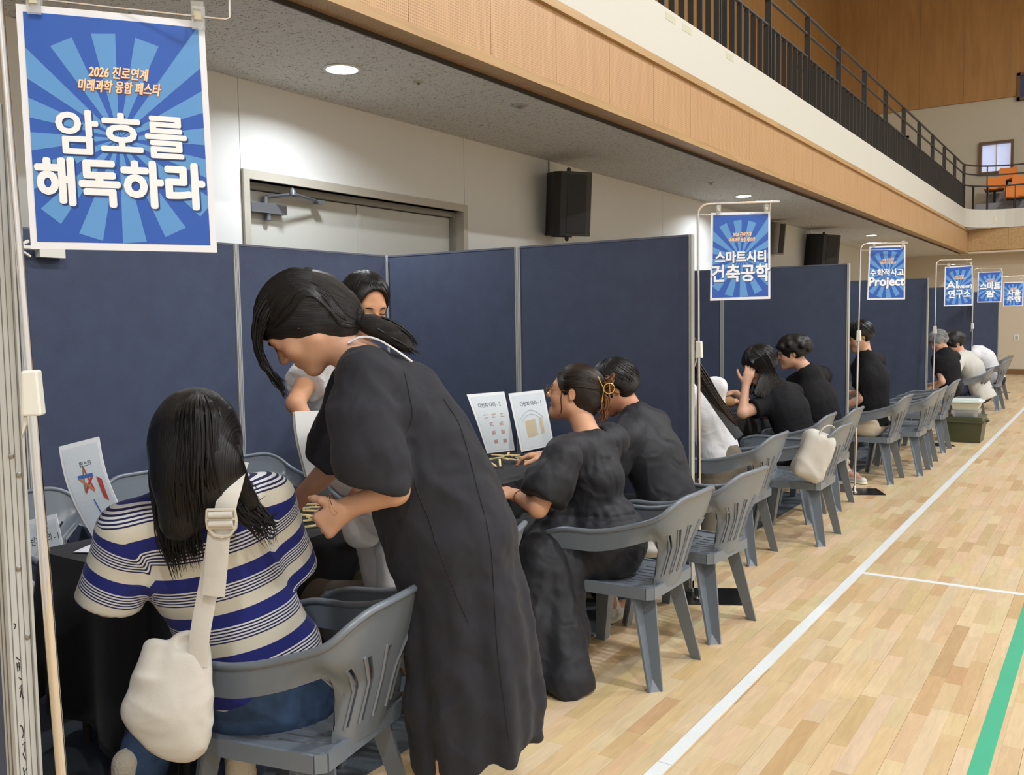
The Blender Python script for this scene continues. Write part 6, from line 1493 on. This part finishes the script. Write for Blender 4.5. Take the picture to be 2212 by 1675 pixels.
# person 6: white top, booth 2
J=dict(pelvis=(-2.111,5.620,0.563),chest=(-2.219,5.620,0.882),neck=(-2.348,5.620,1.137),head=(-2.428,5.640,1.283),hf=tuple(LFT*0.9-UPV*0.35),hu=tuple(UPV*0.93+LFT*0.35),tf=(-1,0,0),
 shL=(-2.245,5.271,1.022),shR=(-2.190,5.675,1.083),elL=(-2.256,5.181,0.764),wrL=(-2.416,5.315,0.768),hdL=(-1,0.2,0),elR=(-2.303,5.816,0.796),wrR=(-2.495,5.873,0.844),hdR=(-1,0.1,0),**legs(-2.14,5.62))
t6=seated('woman in a white top with a long brown ponytail, nearest in the second booth',(-2.12,5.62,0),J,1.08,0.010,M_tw,M_khaki,H_brown,longs=0.95,ex=0.012,hvol=0.02,low=-0.08,hem=0.03,wrk=(0.005,40))
paths=[]
for k in range(110):
    o=A_([r_.uniform(-1,1) for _ in range(3)])*0.03
    paths.append((spline([A_((-2.212,5.280,1.290))+o,A_((-2.134,5.297,1.162))+o,A_((-2.067,5.332,1.041))+o*0.8,A_((-2.007,5.387,0.935))+o*0.7,A_((-1.969,5.431,0.874))+o*0.4],14),0.006))
locks('long_hair',paths,H_brown,t6,n=5)
strap([(-2.185,5.289,1.184),(-2.103,5.311,1.075),(-2.016,5.357,0.931),(-1.957,5.457,0.794)],0.06,0.008,'grey_strap',t6,mat('grey_webbing',srgb(80,84,90),0.9))
S=Sdf(); S.chain([((-1.920,4.956,0.434),0.075),((-1.927,4.939,0.301),0.08)],k=0.03); sdf_obj('rolled_trouser_leg',S,0.012,M_khaki,t6)
# person 7: black tee, long black hair, hand at her ear
J=dict(pelvis=(-1.999,6.900,0.545),chest=(-2.087,6.880,0.837),neck=(-2.202,6.860,1.030),head=(-2.297,6.840,1.172),hf=tuple(LFT*0.88-UPV*0.40+AWY*0.1),hu=tuple(UPV*0.9+LFT*0.4),tf=(-1,0,0),
 shL=(-2.202,6.773,0.888),shR=(-2.148,7.200,0.936),elL=(-2.336,6.582,0.825),wrL=(-2.349,6.687,1.030),hdL=tuple(UPV*0.9-LFT*0.25),pnL=tuple(AWY*0.9-LFT*0.2),elR=(-2.413,7.190,0.777),wrR=(-2.608,7.192,0.922),hdR=(-1,0,0),**legs(-2.14,6.92))
t7=seated('woman in a black tee with long black hair, hand raised to her ear',(-2.1,6.9,0),J,1.12,0.009,M_tblack,M_dark,H_black,ex=0.036,hvol=0.024,low=-0.10,sl=0.62,face=(0.055,0.06,0.075),hem=0.06)
paths=[]
for k in range(260):
    ph=r_.uniform(-1,1); x_,f_,u_=frame(J['hf'],J['hu']); Lh=lambda a,b,d:A_(J['head'])+(x_*a+f_*b+u_*d)*1.12; side=-1 if k%3 else 1
    q=r_.random(); p0=Lh(0.02*side,0.05-0.10*q,0.128); p1=Lh(0.100*side,0.05-0.12*q,0.055); p2=Lh(0.106*side,0.03-0.10*q,-0.04); 
    e=A_((-2.266,6.643,0.990))*(1-q)+A_((-2.057,6.850,0.929))*q; 
    if side>0: e=e+AWY*0.2
    e2=e+A_([r_.uniform(-1,1)*0.02,r_.uniform(-1,1)*0.02,-0.03-0.10*q])
    paths.append((spline([p0,p1,p2,e,e2],14),0.006))
locks('long_hair',paths,H_black,t7,n=5)
# person 8: curly hair, black tee
J=dict(pelvis=(-1.942,7.500,0.524),chest=(-2.032,7.480,0.851),neck=(-2.108,7.480,1.106),head=(-2.228,7.460,1.249),hf=tuple(LFT*0.93-UPV*0.12+AWY*0.25),hu=tuple(UPV*0.97+LFT*0.15),tf=(-1,0,0),
 shL=(-2.235,7.569,0.983),shR=(-2.136,8.001,1.030),elL=(-2.334,7.419,0.721),wrL=(-2.495,7.433,0.732),hdL=(-1,0,0),elR=(-2.425,7.968,0.789),wrR=(-2.611,7.903,0.787),hdR=(-1,0,0),**legs(-2.08,7.52))
seated('man with curly dark hair and glasses in a black tee against the second side partition',(-2.06,7.5,0),J,1.15,0.010,M_tblack,M_dark,H_black,ex=0.034,hvol=0.020,curl=0.026,glass=True,low=-0.045,hem=0.05)
# forearm resting across the table, of the person opposite in booth 2
J=dict(pelvis=(-3.55,7.05,0.56),chest=(-3.45,7.0,0.86),neck=(-3.38,6.98,1.04),head=(-3.30,6.96,1.16),hf=(0.9,0,-0.45),hu=(0.45,0,0.9),tf=(1,0,0),shL=(-3.38,7.2,1.0),shR=(-3.38,6.78,1.0),elL=(-3.1,7.25,0.82),wrL=(-2.85,7.1,0.80),hdL=(1,0,0),elR=(-2.98,6.85,0.84),wrR=(-2.720,7.523,0.822),hdR=(0.9,-0.2,-0.1),pnR=(0,0,-1),hipL=(-3.55,7.15,0.52),hipR=(-3.55,6.95,0.52),knL=(-3.2,7.17,0.5),knR=(-3.2,6.93,0.5),anL=(-3.3,7.15,0.1),anR=(-3.3,6.95,0.1),toL=(-3.15,7.15,0.03),toR=(-3.15,6.95,0.03))
seated('person across the second table, forearm showing',(-3.55,7.05,0),J,1.08,0.012,mat('tan_knit',srgb(168,128,86),0.95,bump=0.3,bscale=100),M_dark,H_black,longs=0.9)
# person 9: black tee, beige trousers, past the second partition
J=dict(pelvis=(-1.903,8.950,0.574),chest=(-1.924,8.950,0.945),neck=(-1.993,8.950,1.184),head=(-2.045,8.950,1.346),hf=tuple(LFT*0.95-UPV*0.28),hu=tuple(UPV*0.96+LFT*0.28),tf=(-1,0,0),
 shL=(-2.027,8.922,1.054),shR=(-1.972,9.385,1.100),elL=(-1.981,8.807,0.771),wrL=(-2.148,8.810,0.695),hdL=(-1,0.1,-0.1),elR=(-2.093,9.457,0.772),wrR=(-2.259,9.406,0.770),hdR=(-1,0,0),hipL=(-1.94,8.84,0.52),hipR=(-1.94,9.06,0.52),knL=(-2.38,8.82,0.50),knR=(-2.38,9.08,0.50),anL=(-2.10,8.72,0.12),anR=(-2.2,9.0,0.12),toL=(-1.92,8.62,0.035),toR=(-2.05,8.9,0.035))
seated('man in a black tee and beige trousers seated just past the second side partition',(-1.94,8.95,0),J,1.15,0.011,M_tblack,M_beige,H_black,ex=0.034,hvol=0.018,hem=0.06)
# person 10, 11, 12
J=dict(pelvis=(-2.35,12.75,0.56),chest=(-1.810,12.620,0.903),neck=(-1.843,12.600,1.097),head=(-1.914,12.600,1.208),hf=tuple(LFT*0.85-UPV*0.50-AWY*0.2),hu=tuple(UPV*0.87+LFT*0.45),tf=(-1,0,0),shL=(-1.914,12.552,0.975),shR=(-1.789,13.000,0.993),elL=(-1.841,12.457,0.706),wrL=(-1.938,12.506,0.624),hdL=(-1,0.1,-0.1),elR=(-1.898,13.022,0.700),wrR=(-1.987,12.957,0.641),hdR=(-1,0,0),**legs(-2.3,12.7))
J['pelvis']=(-1.761,12.650,0.637)
seated('grey-haired man in a black tee bowed over the fourth booth table',(-2.0,12.65,0),J,1.12,0.014,M_tblack,M_dark,H_grey,ex=0.03,hvol=0.016)
J=dict(pelvis=(-1.575,14.050,0.464),chest=(-1.709,14.050,0.803),neck=(-1.847,14.050,0.996),head=(-1.926,14.050,1.145),hf=tuple(LFT*0.85-UPV*0.55),hu=tuple(UPV*0.85+LFT*0.55),tf=(-1,0,0),shL=(-1.844,13.738,0.881),shR=(-1.767,14.218,0.945),elL=(-1.868,13.525,0.701),wrL=(-1.970,13.448,0.597),hdL=(-1,0.1,-0.1),elR=(-1.920,14.208,0.627),wrR=(-2.028,14.131,0.564),hdR=(-1,0,0),**legs(-1.85,14.05))
seated('person in a light grey sweater with dark hair, back rounded, in the fourth booth',(-1.80,14.05,0),J,1.2,0.013,M_knit,mat('blue_jeans_dark',srgb(44,52,78),0.9),H_black,ex=0.036,hvol=0.026,curl=0.02,low=-0.06,longs=0.15,hem=0.10)
J=dict(pelvis=(-1.683,16.800,0.476),chest=(-1.840,16.800,0.818),neck=(-2.001,16.800,0.970),head=(-2.140,16.800,0.993),hf=tuple(LFT*0.6-UPV*0.8),hu=tuple(UPV*0.6+LFT*0.8),tf=(-1,0,0),shL=(-1.996,16.600,0.901),shR=(-1.939,17.050,0.939),elL=(-2.012,16.550,0.636),wrL=(-2.140,16.600,0.539),hdL=(-1,0,0),elR=(-2.053,17.000,0.612),wrR=(-2.157,17.000,0.516),hdR=(-1,0,0),**legs(-1.85,16.8))
seated('person in a white shirt bending far forward in the farthest booth',(-1.8,16.8,0),J,1.2,0.015,M_tw,M_dark,H_black,ex=0.034,longs=0.4)
# tote bag on the chair
t=thing('tote_bag','cream cotton tote bag standing on the empty seat of a grey armchair','bag',(-1.80,6.38,0.45))
S=Sdf(); tu=nz(UPV*0.93-LFT*0.36); tl=nz(np.cross(tu,AWY)); S.box((-1.678,6.099,0.612),(0.105,0.075,0.165),ax=np.stack([tl,nz(np.cross(tl,tu)),tu]),r=0.05,k=0.05); S.disp.append(wr(0.016,20,8)); S.plane((0,0,0.425),(0,0,-1),k=0.01)
sdf_obj('bag_body',S,0.010,M_cream,t)
mb=MB(); mb.tube(spline([(-1.641,6.051,0.744),(-1.610,6.077,0.805),(-1.573,6.127,0.817),(-1.543,6.167,0.768)],10),0.012,6,flat=0.4); mkobj('handle',mb,M_cream,parent=t,smooth=60)
t=thing('canvas_pouch','cream canvas pouch lying on the armchair of the short-haired person in black','bag',(-1.80,4.02,0.45))
S=Sdf(); S.ell((-1.863,3.944,0.438),(0.10,0.09,0.045),k=0.02); S.disp.append(wr(0.006,40,4)); sdf_obj('bag_body',S,0.008,M_cream,t)
mkobj('strap',MB().tube(spline([(-1.902,3.873,0.480),(-1.842,3.891,0.510),(-1.784,3.953,0.495)],10),0.010,6,flat=0.4),M_tblack,parent=t,smooth=60)
# things on the second table
for p,l,m_,sz in (((-2.421,6.628,0.750),'white paper scraps on the second table','M',0.09),):
    o=tag(mkobj('paper_scrap',MB().box(-0.12,0.12,-0.08,0.08,0,0.02),M_paper),'small white paper pile on the second table','paper'); o.location=(-2.75,6.35,0.742)
o=tag(mkobj('paper_cup',MB().lathe([(0.028,0),(0.038,0.09),(0.035,0.09),(0.026,0.005)],(0,0,0),18),mat('teal_print_cup',srgb(150,196,196),0.5),smooth=40),'small pale teal paper cup on the second table','cup'); o.location=(-2.7,6.6,0.742)
